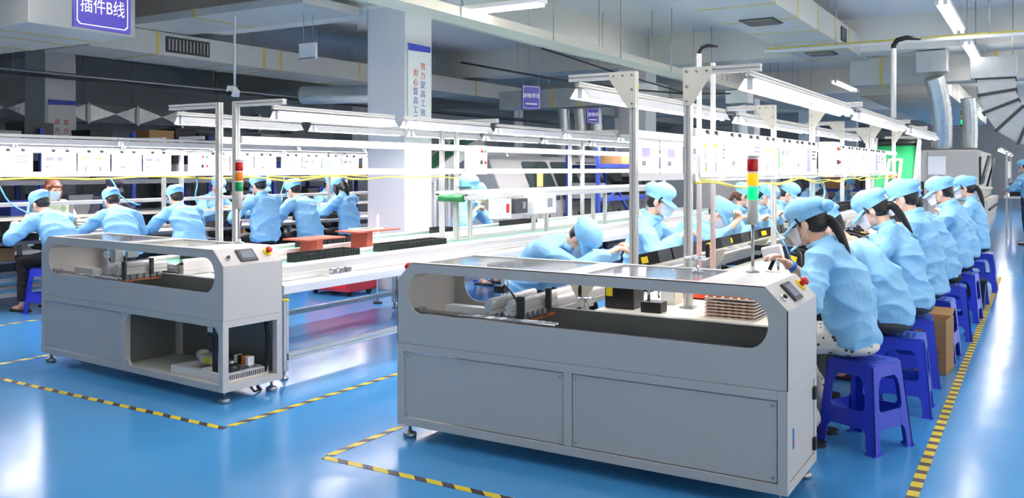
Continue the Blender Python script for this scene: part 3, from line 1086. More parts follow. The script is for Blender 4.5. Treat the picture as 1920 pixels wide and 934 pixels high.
sheets = [Stamp(make_sheet(i)) for i in range(5)]
rnd = random.Random(4)
SK = ('four-picture', 'violet-picture', 'grey-photo', 'text-column', 'green-block')
k = 0
y = 4.97
while y < 11.7:
    s = (0, 1, 3, 0, 2, 1, 3, 2)[k % 8]
    if not (7.72 < y < 8.4):
        sheets[s]((-1.712, y, 1.715), 0, '%s paper sheet on the stool side rail, %s from the aisle line front' % (SK[s], ORD[k]), 'sheets on the aisle line')
    y += .425 + (.06 if k % 3 == 0 else 0); k += 1
k = 0
y = 5.02
while y < 11.7:
    s = (4, 1, 2, 3, 1, 2, 0)[k % 7] if k else 1
    sheets[s]((-2.15, y, 1.715), 0, '%s paper sheet on the inner rail, %s from the aisle line front' % (SK[s], ORD[k]), 'sheets on the aisle line')
    y += .44 + (.12 if k % 4 == 2 else 0); k += 1
k = 0
y = 3.9
seq = (2, 1, 2, 3, 2, 0, 1, 2, 1, 3, 2, 1, 3, 2, 4, 2, 1, 2, 0, 1, 2)
while y < 13.6:
    s = seq[k % len(seq)]
    if not (7.22 < y < 7.92):
        sheets[s]((-9.545, y, 1.705), 0, '%s paper sheet on the far worker row, %s from its front' % (SK[s], ORD[k]), 'sheets on the far line')
    y += .43 + (.08 if k % 4 == 3 else 0); k += 1

# yellow signal cables tied under the rails
def cable(name, pts, rad, m, label, cat='cable', n=6):
    p0 = V(pts[0])
    o = MB().tube([V(p) - p0 for p in pts], rad, n).build(name, m)
    o.location = p0
    return tag(o, label, cat)


def sag(x, y0, y1, z, n, dip):
    out = []
    for i in range(n + 1):
        t = i / n
        out.append((x + .006 * math.sin(i * 2.1), y0 + (y1 - y0) * t, z - dip * abs(math.sin(t * 3 * PI)) + .012 * math.sin(i * 1.3)))
    return out


cable('signal_cable', sag(-1.70, 4.85, 13.0, 1.425, 36, .03), .006, cord_y, 'yellow cable tied under the sheet rail of the aisle line')
cable('signal_cable', sag(-1.665, 4.85, 11.5, 1.44, 30, .05), .005, cord_y, 'second yellow cable drooping under the aisle line rail')
cable('signal_cable', sag(-5.29, 4.7, 8.0, 1.44, 20, .02), .007, cord_y, 'yellow cable under the lower rail of the middle line')
cable('signal_cable', sag(-9.53, 3.5, 13.8, 1.41, 30, .015), .012, cord_y, 'thick yellow cable under the sheets of the far line')
cable('signal_cable', [(-5.32, 7.98, 1.43), (-5.31, 8.0, 1.2), (-5.2, 8.1, 1.14), (-4.9, 8.4, 1.15)], .006, cord_y, 'yellow cable falling from the control box to the raised conveyor')
# blue coiled wrist-band hoses
for k, (a, b, lab) in enumerate((
        ((-1.74, 8.0, 1.38), (-1.32, 5.55, 1.0), 'long blue hose slanting down to the ponytailed worker at the aisle line front'),
        ((-1.72, 8.3, 1.42), (-1.42, 7.0, 1.05), 'blue hose hanging down behind the first blue hose of the aisle line'),
        ((-2.34, 8.75, 1.36), (-2.5, 8.6, 1.1), 'pale blue hose hanging over the bowed worker on the inner side'),
        ((-9.5, 5.15, 1.4), (-9.2, 5.42, 1.02), 'blue hose hanging to the first capped worker of the far line'),
        ((-9.5, 4.8, 1.4), (-9.45, 4.7, .95), 'blue hose hanging beside the first sheet of the far line'),
        ((-9.5, 6.5, 1.4), (-9.25, 6.75, 1.08), 'blue hose hanging to the second capped worker of the far line'),
        ((-9.5, 7.75, 1.4), (-9.4, 7.68, 1.0), 'blue hose beside the dark-capped worker of the far line'),
        ((-9.5, 9.3, 1.4), (-9.25, 9.0, 1.05), 'blue hose hanging between the two capped men of the far line'))):
    a, b = V(a), V(b)
    pts = [a.lerp(b, t / 10) + V((.02 * math.sin(t), .01 * math.cos(t), -.09 * math.sin(PI * t / 10))) for t in range(11)]
    cable('air_hose', pts, .008, cord_b, lab, 'hose')


# ------------------------------------------------------------------ control boxes
def make_ctrl():
    r = thing('control_box', 'x', 'control box')
    MB().box(0, 0, 0, .14, .24, .31).build('box', beige, r, .006)
    MB().box(.14, .015, .015, .144, .225, .295).build('cover', beige, r)
    for y, z, m, nm in ((.12, .25, red_l, 'red_lamp'), (.185, .25, green_l, 'green_lamp'), (.19, .13, red, 'stop_knob')):
        MB().lathe([(.016, 0), (.016, .008), (.013, .016), (.004, .018)], (0, 0, 0), 14).xf(M.Translation((.144, y, z)) @ M.Rotation(R(90), 4, 'Y')).build(nm, m, r)
    MB().box(.144, .1, .11, .156, .125, .15).build('switch', black, r)
    MB().box(.144, .05, .1, .146, .09, .17).build('label_plate', white, r)
    return r


sc_ = Stamp(make_ctrl())
sc_((-5.31, 7.82, 1.45), 0, 'cream control box with lamps on the middle line post', 'control boxes')
sc_((-9.55, 7.66, 1.42), 0, 'cream control box with lamps on the far line post', 'control boxes')
sc_((-1.72, 8.14, 1.44), 0, 'cream control box with lamps on the aisle line post', 'control boxes')


# ------------------------------------------------------------------ conveyors
def conveyor(name, label, x0, x1, y0, y1, z, h, beltm, legs=(), legz=0, roller=True, side=alu):
    r = thing(name, label, 'conveyor', (x0, y0, legz))
    W, L, Z = x1 - x0, y1 - y0, z - legz
    for x in (0, W - .05):
        m_ = MB().box(x, 0, Z - h, x + .05, L, Z)
        m_.cyl((x + .025, 0, Z), (x + .025, L, Z), .025, n=12)
        m_.box(x - .004, 0, Z - h * .62, x + .054, L, Z - h * .5)
        m_.build('side_profile', side, r, .003)
    MB().box(.052, .02, Z - .03, W - .052, L - .02, Z - .012).build('belt', beltm, r)
    if roller:
        for y in (.0, L):
            MB().cyl((.052, y, Z - .045), (W - .052, y, Z - .045), .036, n=16).build('end_roller', beltm if beltm is belt_d else steel, r)
    k = 0
    while k * 1.2 < L - .3:
        MB().box(.05, .3 + k * 1.2, Z - h, W - .05, .36 + k * 1.2, Z - h + .03).build('cross_member', side, r); k += 1
    for y in legs:
        for x in (.025, W - .025):
            MB().prof((x, y - y0, 0), (x, y - y0, Z - h), .04).build('leg', alu, r)
    return r


# middle line: bench with two belts
r = thing('conveyor_bench', 'long white bench carrying both belts of the middle line', 'bench', (-4.55, 4.46, 0))
L = 11.4
MB().box(-1.6, 0, .625, 0, L, .685).build('bench_top', alu_w, r, .004)
MB().box(-1.6, -.012, .62, 0, 0, .69).build('end_plate', rack_g, r)
for y in (.1, 3.1, 6.2, 9.2, 11.2):
    for x in (-.1, -1.5):
        lg = MB().prof((x, y, .06), (x, y, .625), .045).build('leg', alu, r)
        MB().lathe([(.028, 0), (.03, .012), (.012, .02), (.01, .07)], (x, y, 0), 12).build('levelling_foot', steel, lg)
for x in (-.1, -1.5):
    MB().prof((x, .1, .16), (x, 11.2, .16), .045).build('floor_rail', alu, r)
conveyor('belt_conveyor', 'green belt conveyor with black trays on the machine side of the middle bench', -5.2, -4.74, 4.5, 15.6, .785, .098, belt, legz=.686)
conveyor('belt_conveyor', 'white-edged belt conveyor on the pillar side of the middle bench', -6.1, -5.66, 4.5, 15.6, .785, .098, belt, legz=.686)
conveyor('belt_conveyor', 'short white guide conveyor between the two belts of the middle bench', -5.3, -5.24, 9.0, 14.5, .76, .05, belt, legz=.686, roller=False)
r = thing('clamp_unit', 'small chrome clamp mechanism on the edge of the middle bench', 'mechanism', (-4.66, 5.0, .685))
MB().box(-.03, 0, 0, .03, .3, .02).build('slide_plate', alu, r)
MB().cyl((0, .05, .035), (0, .28, .035), .012).build('rod', chrome, r)
for k in range(3):
    MB().box(-.025, .06 + k * .08, .015, .025, .1 + k * .08, .06).build('block', steel, r, .004)
r = thing('clamp_unit', 'valve fitting with yellow tape hanging under the bench corner', 'mechanism', (-4.62, 4.42, .55))
MB().box(-.06, 0, 0, .06, .03, .06).build('block', steel, r, .004)
MB().cyl((.06, .015, .04), (.14, .015, .045), .01).build('nozzle', cord_y, r)
conveyor('raised_conveyor', 'raised return conveyor with dark green end rollers above the middle line', -5.24, -4.84, 7.2, 12.3, 1.262, .06, belt_d)
r = thing('conveyor_stand', 'aluminium stand legs under the raised return conveyor', 'stand', (-5.04, 7.4, .785))
for y in (0, 1.6, 3.2, 4.7):
    for x in (-.145, .145):
        MB().prof((x * .6, y, 0), (x * .6, y, .41), .04).build('leg', alu, r)
for xyz, sz, m_, lab in (((-4.83, 7.55, 1.0), (.12, .26, .2), white, 'white motor box hung under the front of the raised conveyor'),
                         ((-4.83, 8.25, 1.02), (.14, .5, .22), white_b, 'larger white box hung further along the raised conveyor'),
                         ((-4.85, 7.9, 1.04), (.12, .28, .16), dgrey, 'dark motor between the two white boxes of the raised conveyor')):
    b = thing('motor_box', lab, 'motor', xyz)
    MB().box(0, 0, 0, *sz).build('housing', m_, b, .008)
    MB().box(sz[0], sz[1] * .6, sz[2] * .3, sz[0] + .006, sz[1] * .8, sz[2] * .75).build('switch_plate', red if m_ is white else rack_g, b)
    MB().box(.02, sz[1] * .4, sz[2], .05, sz[1] * .6, 1.205 - xyz[2]).build('hanger', steel, b)

# far line: worktable and centre shelf
r = thing('work_table', 'long grey worktable of the far worker row', 'table', (-9.9, 3.6, 0))
MB().box(-.62, 0, .70, .56, 11, .74).build('table_top', rack_g, r, .004)
MB().box(-.3, 0, .48, .25, 11, .51).build('lower_shelf', rack_g, r)
for k in range(6):
    for x in (-.34, .28):
        MB().prof((x, .1 + k * 2.15, 0), (x, .1 + k * 2.15, .70), .045).build('leg', alu, r)
for x in (-.34, .28):
    for z in (.14, .3):
        MB().prof((x, 0, z), (x, 11, z), .045).build('foot_rail', alu, r)
r = thing('centre_shelf', 'white shelf beam down the middle of the far worker row', 'shelf', (-10.16, 4.0, .74))
MB().box(-.12, 0, .34, .14, 10, .38).build('shelf_board', alu_w, r, .004)
for k in range(5):
    MB().prof((-.1, .2 + k * 2.3, 0), (-.1, .2 + k * 2.3, .34), .04).build('post', alu, r)
MB().prof((.15, 0, .2), (.15, 10, .2), .035).build('front_bar', beige, r)

# aisle line: tables, rails and bin shelves
for k in range(3):
    r = thing('work_table', 'cream worktable section of the aisle line, %s from the two-panel machine' % ORD[k], 'table', (-1.7, 4.56 + 3.3 * k, 0))
    LT = 3.28 if k < 2 else 2.2
    MB().box(-.5, 0, .66, .56, LT, .70).build('table_top', beige, r, .004)
    MB().box(-.5, .0, .645, -.48, LT, .66).build('apron', beige, r)
    MB().box(.54, .0, .645, .56, LT, .66).build('apron', beige, r)
    for x in (-.45, .3):
        for y in (.15, LT - .18):
            MB().prof((x, y, 0), (x, y, .66), .045).build('leg', alu, r)
        MB().prof((x, .15, .2), (x, LT - .18, .2), .04).build('foot_rail', alu, r)
conveyor('rail_conveyor', 'twin aluminium rail track on the inner side of the aisle line', -2.60, -2.40, 4.5, 15.9, .74, .07, alu_w, legs=(4.7, 7.5, 10.6, 13.7, 15.6), roller=False)
r = thing('edge_ledge', 'white ledge in front of the inner side workers of the aisle line', 'ledge', (-2.69, 5.0, 0))
MB().box(-.02, 0, .70, .055, 10.8, .725).build('ledge_board', alu_w, r, .003)
for y in (.2, 3.4, 6.6, 10.4):
    MB().prof((.02, y, 0), (.02, y, .70), .04).build('leg', alu, r)
conveyor('raised_conveyor', 'raised green-roller conveyor between the posts of the aisle line', -2.06, -1.80, 8.3, 12.6, 1.03, .07, belt_d)


def bin_shelf(label, x, y0, n, sgn, tilt):
    """slanted cream shelf on triangular brackets"""
    L = n * .27
    r = thing('bin_shelf', label, 'shelf', (x, y0, .70))
    m = M.Rotation(R(tilt * sgn), 4, 'Y')
    MB().box(-.12, 0, 0, .12, L, .012).xf(M.Translation((0, 0, .14)) @ m).build('shelf_board', beige, r)
    MB().box(.112 * sgn - .006, 0, .0, .112 * sgn + .006, L, .03).xf(M.Translation((0, 0, .14)) @ m).build('front_lip', beige, r)
    k = 0
    while k * 1.3 + .15 < L:
        y = k * 1.3 + .12
        p = [(-.1, .135 + .1 * math.sin(R(tilt)) * sgn), (.1, .135 - .1 * math.sin(R(tilt)) * sgn), (.02, .0), (-.02, .0)]
        MB().prism(p, 'y', y, y + .02).build('bracket', beige, r)
        k += 1
    return r, m


def make_bin(w=.2, l=.24, h=.085):
    r = thing('parts_bin', 'x', 'bin')
    b = MB()
    t = .008
    b.box(-w / 2, 0, 0, w / 2, l, t)
    b.box(-w / 2, 0, t, -w / 2 + t, l, h)
    b.box(w / 2 - t, 0, t, w / 2, l, h)
    b.box(-w / 2 + t, 0, t, w / 2 - t, t, h)
    b.box(-w / 2 + t, l - t, t, w / 2 - t, l, h)
    b.build('bin_body', black, r)
    MB().box(-.028, -.003, .018, .02, 0, .062).build('yellow_label', yellow, r)
    MB().box(-w / 2 + t, t, t, w / 2 - t, l - t, h * .45).build('parts', blackm if True else copper, r)
    return r


sbin = Stamp(make_bin())
for side, x, y0, n, sgn in (('inner', -2.29, 5.55, 26, -1), ('stool', -1.46, 6.1, 24, 1)):
    r_, m_ = bin_shelf('slanted cream shelf of black bins on the %s side of the aisle line' % side, x, y0, n, sgn, 14)
    for k in range(n):
        if side == 'inner' and k in (3, 4, 6, 9, 10, 15) or side == 'stool' and k in (4, 9, 14, 15):
            continue
        o = sbin((x, y0 + k * .27 + .01, .853), 0, 'black parts bin with yellow label on the %s side shelf, %s from its front' % (side, ORD[k]), 'black parts bins on the aisle line')
        o.rotation_euler = (0, R(14 * sgn), 0)

# things lying on the aisle line table
r = thing('blister_trays', 'stack of clear blister trays with copper coils behind the machine window', 'tray stack', (-1.58, 4.64, .70))
for k in range(7):
    MB().prism(rrect(-.002 * (k % 2), 0, .28, .24, .02), 'z', k * .017, k * .017 + .008).build('tray', foamw, r)
    if k == 6:
        b = MB()
        for i in range(6):
            for j in range(5):
                b.lathe([(.016, .0), (.018, .006), (.012, .014)], (.03 + i * .044, .03 + j * .045, k * .017 + .008), 8)
        b.build('coils', copper, r)
b = MB()
for k in range(5):
    for i in range(7):
        b.box(.015 + i * .038, .006, k * .017 + .008, .035 + i * .038, .01, k * .017 + .017)
b.build('coil_rims', copper, r)
r = thing('parts_crate', 'orange-red open crate on the table beyond the machine window', 'crate', (-1.98, 5.25, .70))
b = MB()
for a in (0, 1, 2, 3):
    pass
b.prism([(0, 0), (.2, 0), (.22, .1), (-.02, .1)], 'y', 0, .008)
b.prism([(0, 0), (.2, 0), (.22, .1), (-.02, .1)], 'y', .262, .27)
b.box(0, 0, 0, .2, .27, .008)
b.xf(M.Identity(4))
b.build('crate_body', orange_r := mat('orange_red_plastic', (232, 78, 42), .4), r)
MB().prism([(0, 0), (.27, 0), (.27, .1), (0, .1)], 'x', -.012, -.004).build('crate_side', orange_r, r)
MB().prism([(0, 0), (.27, 0), (.27, .1), (0, .1)], 'x', .204, .212).build('crate_side', orange_r, r)
r = thing('meter_box', 'black instrument box with yellow label behind the machine window', 'instrument', (-2.18, 4.66, .70))
MB().box(0, 0, 0, .18, .16, .15).build('case', black, r, .006)
MB().box(.01, -.003, .07, .05, 0, .135).build('yellow_label', yellow, r)
MB().box(.02, .02, .15, .15, .14, .165).build('lid', dgrey, r)
r = thing('white_block', 'small white box beside the orange crate on the aisle table', 'box', (-1.95, 4.95, .70))
MB().box(0, 0, 0, .09, .14, .1).build('case', beige, r, .004)
MB().box(.01, -.002, .02, .08, 0, .08).build('front_label', white, r)
r = thing('test_fixture', 'black and chrome test fixture on the table near the machine window', 'instrument', (-1.94, 4.62, .70))
MB().box(0, 0, 0, .12, .1, .06).build('base', black, r, .004)
MB().cyl((.03, .05, .06), (.03, .05, .17), .009).build('column', chrome, r)
MB().box(.0, .03, .15, .11, .07, .18).build('head', white, r)
MB().cyl((.09, .05, .08), (.09, .05, .15), .006).build('probe', chrome, r)
r = thing('hand_crank', 'chrome hand crank with black grip under the cream bracket', 'crank', (-2.24, 4.53, .70))
MB().lathe([(.025, 0), (.02, .02), (.01, .03), (.01, .06), (.045, .064), (.045, .072), (.01, .076)]).build('wheel', chrome, r)
MB().lathe([(.008, .074), (.011, .1), (.009, .15)], (-.035, 0, 0), 10).build('grip', black, r)
r = thing('rail_bracket', 'cream triangular bracket on the inner track behind the machine window', 'bracket', (-2.3, 4.6, .70))
MB().prism([(-.12, .2), (.12, .2), (.03, .05), (-.03, .05)], 'y', .0, .012).build('plate', beige, r)
MB().box(-.03, 0, 0, .03, .1, .05).build('base', beige, r)
r = thing('white_adapter', 'white rounded adapter box held above the black trays by the ponytailed worker', 'adapter', (-1.40, 5.42, .95))
MB().box(-.06, -.03, 0, .06, .03, .09).xf(M.Rotation(R(-14), 4, 'Y')).build('case', white, r, .012)
MB().bar((0, 0, .01), (-.03, .0, -.06), .02).build('stem', black, r)
r = thing('articulated_stand', 'black articulated arm with chrome rod over the aisle table', 'stand', (-1.5, 5.9, .70))
MB().lathe([(.05, 0), (.05, .015), (.012, .02)]).build('foot_plate', black, r)
MB().cyl((0, 0, .015), (0, 0, .3), .01).build('column', chrome, r)
MB().box(-.16, -.02, .26, .12, .02, .3).build('arm', black, r, .004)
MB().cyl((-.16, 0, .28), (-.34, 0, .275), .007).build('rod', chrome, r)
MB().tube([(.1, 0, .29), (.16, -.05, .26), (.18, -.1, .15), (.14, -.12, .05)], .006).build('lead', black, r)


def make_tray():
    r = thing('black_tray', 'x', 'tray')
    b = MB()
    w, l, h, t = .2, .205, .072, .006
    b.box(0, 0, 0, w, l, t)
    for (x0, y0, x1, y1) in ((0, 0, t, l), (w - t, 0, w, l), (t, 0, w - t, t), (t, l - t, w - t, l), (t, l * .48, w - t, l * .52)):
        b.box(x0, y0, t, x1, y1, h)
    b.build('tray_body', black, r)
    q = MB()
    for i in range(7):
        q.box(w, .012 + i * .028, .008, w + .004, .022 + i * .028, h - .004)
    q.build('side_ribs', blackm, r)
    return r


stray = Stamp(make_tray())
TG = 'black trays on the belts'
for k, y in enumerate((5.02, 5.235, 5.45, 6.06, 6.275, 6.49, 6.7)):
    stray((-5.09, y, .7745), 0, 'black ribbed tray on the green belt of the middle bench, %s from its front' % ORD[k], TG)
for k, y in enumerate((4.72, 4.935, 6.0, 6.215, 6.43, 8.1, 9.6, 9.82, 10.04)):
    stray((-5.98, y, .7745), 0, 'black tray on the pillar side belt of the middle bench, %s from its front' % ORD[k], TG)
for k, y in enumerate((8.5, 8.75, 9.0, 9.25, 9.5, 9.75, 10.0, 10.25, 10.5, 10.75)):
    stray((-2.03, y, 1.058), 0, 'black tray on the raised conveyor of the aisle line, %s from its front' % ORD[k], TG)
for k, (x, y, z) in enumerate(((-1.52, 4.98, .702), (-1.53, 4.97, .776), (-1.51, 5.22, .702), (-1.52, 5.23, .776), (-1.51, 5.5, .702), (-1.53, 5.49, .776), (-1.75, 5.26, .702), (-1.75, 5.27, .776))):
    stray((x, y, z), R((k * 37) % 7 - 3), 'black tray lying before the ponytailed worker, %s of eight' % ORD[k], 'black trays before the ponytailed worker')
for k, (x, y, z) in enumerate(((-9.5, 5.1, .742), (-9.5, 5.32, .742), (-9.5, 7.9, .742), (-9.5, 8.13, .742), (-9.62, 9.6, .742), (-9.66, 10.2, .742), (-9.66, 10.43, .742))):
    stray((x, y, z), 0, 'black tray on the far worktable, %s along the capped row' % ORD[k], 'black trays on the far table')

# red-brown carriers on the middle bench
for k, (x, y) in enumerate(((-5.5, 6.35), (-5.56, 5.75))):
    r = thing('carrier_board', 'red-brown carrier board on its stem over the middle bench, %s one' % ('bigger' if k == 0 else 'lower'), 'carrier', (x, y, .686))
    h = .235 if k == 0 else .2
    MB().box(-.12, -.2, h, .16, .42 if k == 0 else .3, h + .014).build('board', rust, r, .003)
    MB().box(-.08, -.03, 0, .12, .05, h).build('stem', rust, r, .003)
    if k == 0:
        MB().box(-.1, -.02, h + .014, .06, .26, h + .02).build('tray_insert', black, r)
        MB().prism([(-.11, -.03), (.07, -.03), (.07, .27), (-.11, .27)], 'z', h + .014, h + .026, [[(-.095, -.015), (.055, -.015), (.055, .255), (-.095, .255)]]).build('rim', beige, r)
for k, (x, y) in enumerate(((-6.4, 7.7), (-6.3, 8.4))):
    r = thing('guard_post', 'thin khaki rod standing by the pillar foot, %s of two' % ORD[k], 'rod', (x, y, .785 - .785))
    MB().cyl((0, 0, 0), (0, 0, 1.0), .012).build('rod', beige, r)
    MB().lathe([(.05, 0), (.05, .02), (.015, .03)]).build('foot_plate', black, r)
# stacked white egg-crate trays on the far table
for k in range(5):
    b = MB().prism(rrect(0, 0, .32, .42, .02), 'z', 0, .022)
    for i in range(5):
        for j in range(6):
            b.lathe([(.014, .022), (.02, .03), (.012, .034)], (.04 + i * .06, .04 + j * .068, 0), 7)
    o = b.build('white_tray', white_b)
    o.location = (-9.93, 6.35, .742 + k * .035)
    tag(o, 'white pulp tray stacked on the far table, %s from the bottom' % ORD[k], 'tray', 'white trays stacked on the far table')
for k, (x, y, z, s, lab) in enumerate(((-9.95, 5.05, .512, (.32, .4, .14), 'flat cardboard box on the lower shelf of the far table'),
                                       ((-9.58), 4.62, .0, (.3, .36, .42), 'brown cardboard carton with white label under the far table'),
                                       (-9.78, 4.55, .742, (.3, .5, .12), 'low cardboard box on the far table front end'))):
    r = thing('carton', lab, 'box', (x, y, z))
    MB().box(0, 0, 0, *s).build('carton_body', cardboard, r, .004)
    MB().box(s[0], s[1] * .2, s[2] * .5, s[0] + .002, s[1] * .5, s[2] * .8).build('label_sticker', white, r)
    MB().box(-.001, s[1] * .46, s[2], s[0] + .001, s[1] * .54, s[2] + .002).build('tape_strip', beige, r)
r = thing('storage_crate', 'black crate under the front of the far table', 'crate', (-10.19, 4.5, 0))
MB().box(0, 0, 0, .34, .45, .3).build('crate_body', black, r, .01)
MB().box(-.012, -.012, .3, .352, .462, .33).build('rim', black, r)
# ------------------------------------------------------------------ machines and racks beyond the lines
def wave_machine(label, loc, L, D, H, nwin, rotz=0):
    """long soldering machine, front on +x, running along +y"""
    r = thing('wave_machine', label, 'soldering machine', loc, rotz)
    pf = [(0, .12), (D, .12), (D, H * .56), (D - .3, H - .06), (D - .42, H), (.1, H), (0, H - .1)]
    MB().prism(pf, 'y', 0, L).build('body', grey_m, r, .02)
    for k in range(nwin):
        y = .9 + k * (L - 1.2) / nwin
        w = (L - 1.2) / nwin - .12
        a, b = V((D + .004, y, H * .58)), V((D - .285, y, H - .09))
        d = b - a
        n = V((d.z, 0, -d.x)).normalized() * .012
        q = rrect(0, 0, w, d.length, .06)
        vs = [a + V((0, u, 0)) + d.normalized() * t for u, t in q]
        k_ = len(vs)
        MB().add(vs + [p + n for p in vs], [tuple(range(k_))[::-1], tuple(range(k_, 2 * k_))] + [(i, (i + 1) % k_, k_ + (i + 1) % k_, k_ + i) for i in range(k_)]).build('window_pane', glass_d, r)
    for k in range(nwin * 2):
        y = .5 + k * (L - .6) / (nwin * 2)
        w = (L - .6) / (nwin * 2) - .05
        d = MB().box(D, y, .2, D + .01, y + w, H * .5).build('cabinet_door', grey_m, r, .003)
        MB().box(D + .01, y + w * .42, H * .42, D + .022, y + w * .58, H * .45).build('latch', black, d)
    for x in (.12, D - .12):
        for y in (.15, L - .15):
            MB().lathe([(.05, 0), (.05, .03), (.02, .04), (.02, .13)], (x, y, 0), 12).build('foot', steel, r)
    return r


wave_machine('grey wave soldering machine with slanted dark windows behind the middle line', (-8.3, 11.2, 0), 5.0, 1.45, 1.72, 4)
r = thing('monitor_arm', 'operator monitor on an arm at the end of the windowed wave machine', 'monitor', (-6.6, 11.75, 1.2))
MB().obox((0, 0, .16), (.03, .34, .28), M.Rotation(R(12), 3, 'Z')).build('case', black, r, .006)
MB().obox((.018, .004, .16), (.006, .29, .23), M.Rotation(R(12), 3, 'Z')).build('display', mat('amber_display', (196, 170, 96), .3, emit=.5, var=(14, .4)), r)
MB().bar((-.24, 0, -.02), (0, 0, .02), .05).build('arm', beige, r)
MB().obox((.08, 0, -.07), (.2, .4, .03)).build('keyboard', beige, r, .006)
wave_machine('grey soldering machine beyond the raised conveyor of the middle line', (-5.9, 16.9, 0), 4.6, 1.6, 1.62, 4)
wave_machine('grey soldering machine at the far end of the capped row', (-11.0, 16.6, 0), 4.0, 1.5, 1.6, 3)

# beige wave machine at the end of the aisle line
r = thing('wave_machine', 'large beige wave machine with flared base closing the aisle line', 'soldering machine', (-2.7, 16.6, 0))
MB().box(0, 0, .98, 1.78, 4.2, 1.84).build('upper_housing', beige_m, r, .03)
MB().prism([(1.0, .1), (1.72, .1), (1.86, .5), (1.92, .98), (1.0, .98)], 'y', .03, 4.1).build('lower_housing', beige_m, r, .02)
MB().box(0, .05, .1, 1.0, 4.1, .98).build('inlet_housing', grey_m, r)
MB().box(.3, -.01, 1.0, .95, .02, 1.3).build('inlet_opening', black, r)
MB().box(1.36, -.14, 1.18, 1.98, .1, 1.22).build('side_ledge', beige, r, .004)
b = MB()
for k in range(9):
    b.box(1.90, .5 + k * .36, .8, 1.925, .72 + k * .36, .84)
b.build('vent_slots', black, r)
MB().obox((1.86, .45, 1.5), (.03, .7, .5), M.Rotation(R(14), 3, 'Y')).build('open_hood_glass', glass_d, r)
MB().bar((1.74, .1, 1.22), (1.8, .12, 1.72), .03).build('hood_strut', black, r)
MB().bar((1.9, .1, 1.22), (1.98, .9, 1.7), .03).build('hood_strut', black, r)
MB().box(1.0, -.012, 1.0, 1.02, .0, 1.8).build('seam', grey_m, r)
r = thing('beacon_light', 'tower beacon with lit green lamp on top of the beige wave machine', 'beacon', (-1.2, 17.4, 1.84))
MB().cyl((0, 0, 0), (0, 0, .42), .014).build('pole', beige, r)
MB().lathe([(.05, .42), (.05, .46)]).build('base_ring', black, r)
for k, (nm, m_) in enumerate((('green_lamp', green_on), ('amber_lamp', amber_l), ('red_lamp', red_l))):
    MB().lathe([(.045, .46 + .085 * k), (.045, .54 + .085 * k)]).build(nm, m_, r)
r = thing('top_box', 'khaki box on the roof of the beige wave machine', 'box', (-2.4, 16.75, 1.842))
MB().box(0, 0, 0, .5, .5, .25).build('case', beige, r, .01)
MB().box(.05, -.004, .05, .2, 0, .2).build('front_plate', rack_g, r)
r = thing('white_panel_box', 'white control panel box hung beside the green board lift', 'control box', (-1.62, 15.9, 1.42))
MB().box(0, 0, 0, .26, .1, .3).build('case', white, r, .01)
MB().box(.05, -.004, -.3, .22, .1, 0).build('lower_case', rack_g, r, .01)
MB().tube([(.0, .0, -.3), (-.02, -.06, -.2), (.06, -.08, -.12), (.18, -.06, -.16), (.22, 0, -.4)], .012).build('white_hose', white, r)
MB().box(-.02, -.03, -.28, .08, 0, -.16).build('red_tag', red, r)
MB().prof((.13, .05, -1.42), (.13, .05, -.3), .05).build('stand_post', alu, r)
MB().lathe([(.16, -1.42), (.16, -1.4), (.03, -1.39)], (.13, .05, 0), 16).build('stand_base', steel, r)

# steep green lift carrying a board up to the beige machine
r = thing('board_lift', 'steep green lift belt carrying an orange-tagged board to the beige machine', 'lift conveyor', (-1.84, 13.3, 1.0))
th = math.atan2(.9, .8)
m_ = M.Rotation(th, 4, 'X')
Lf = math.hypot(.9, .8)
MB().box(-.27, 0, -.02, .27, Lf, .0).xf(m_).build('green_belt', pcb, r)
for x in (-.31, .27):
    MB().box(x, -.05, -.06, x + .04, Lf + .05, .06).xf(m_).build('side_wall', alu_w, r, .006)
q = MB()
for x in (-.1, .06):
    q.box(x, .12, .0, x + .04, Lf * .72, .03)
q.box(-.1, .12, 0, .1, .15, .03)
q.box(-.1, Lf * .72 - .03, 0, .1, Lf * .72, .03)
q.xf(m_).build('ladder_board', beige, r)
for k, t in enumerate((.25, .3, .5, .55)):
    MB().box(-.06, t, .02, .06, t + .04, .06).xf(m_).build('tagged_part', orange if k % 2 == 0 else black, r)
for x in (-.29, .29):
    MB().prof((x, .1, -1.0), (x, .1, .1), .045).build('leg', alu, r)
    MB().prof((x, .76, -1.0), (x, .76, .8), .045).build('leg', alu, r)
MB().cyl((-.26, Lf * math.cos(th), Lf * math.sin(th)), (.26, Lf * math.cos(th), Lf * math.sin(th)), .06).build('top_drum', black, r)

# two slanted lifts beyond the middle line
for k, (x, y, z) in enumerate(((-7.18, 9.36, 1.33), (-7.7, 9.9, 1.3))):
    r = thing('incline_conveyor', 'slanted green-edged lift conveyor behind the middle line control box, %s one' % ('lower' if k == 0 else 'upper'), 'lift conveyor', (x, y, z))
    m_ = M.Rotation(R(23), 4, 'X')
    MB().box(-.2, 0, 0, .2, 1.5, .06).xf(m_).build('belt', belt_d, r)
    for xx in (-.24, .2):
        MB().box(xx, 0, -.05, xx + .04, 1.5, .1).xf(m_).build('side_wall', rack_g, r)
    MB().prof((.2, .2, -z), (.2, .2, .15), .045).build('leg', alu, r)
    MB().prof((-.2, 1.1, -z), (-.2, 1.1, .8), .045).build('leg', alu, r)


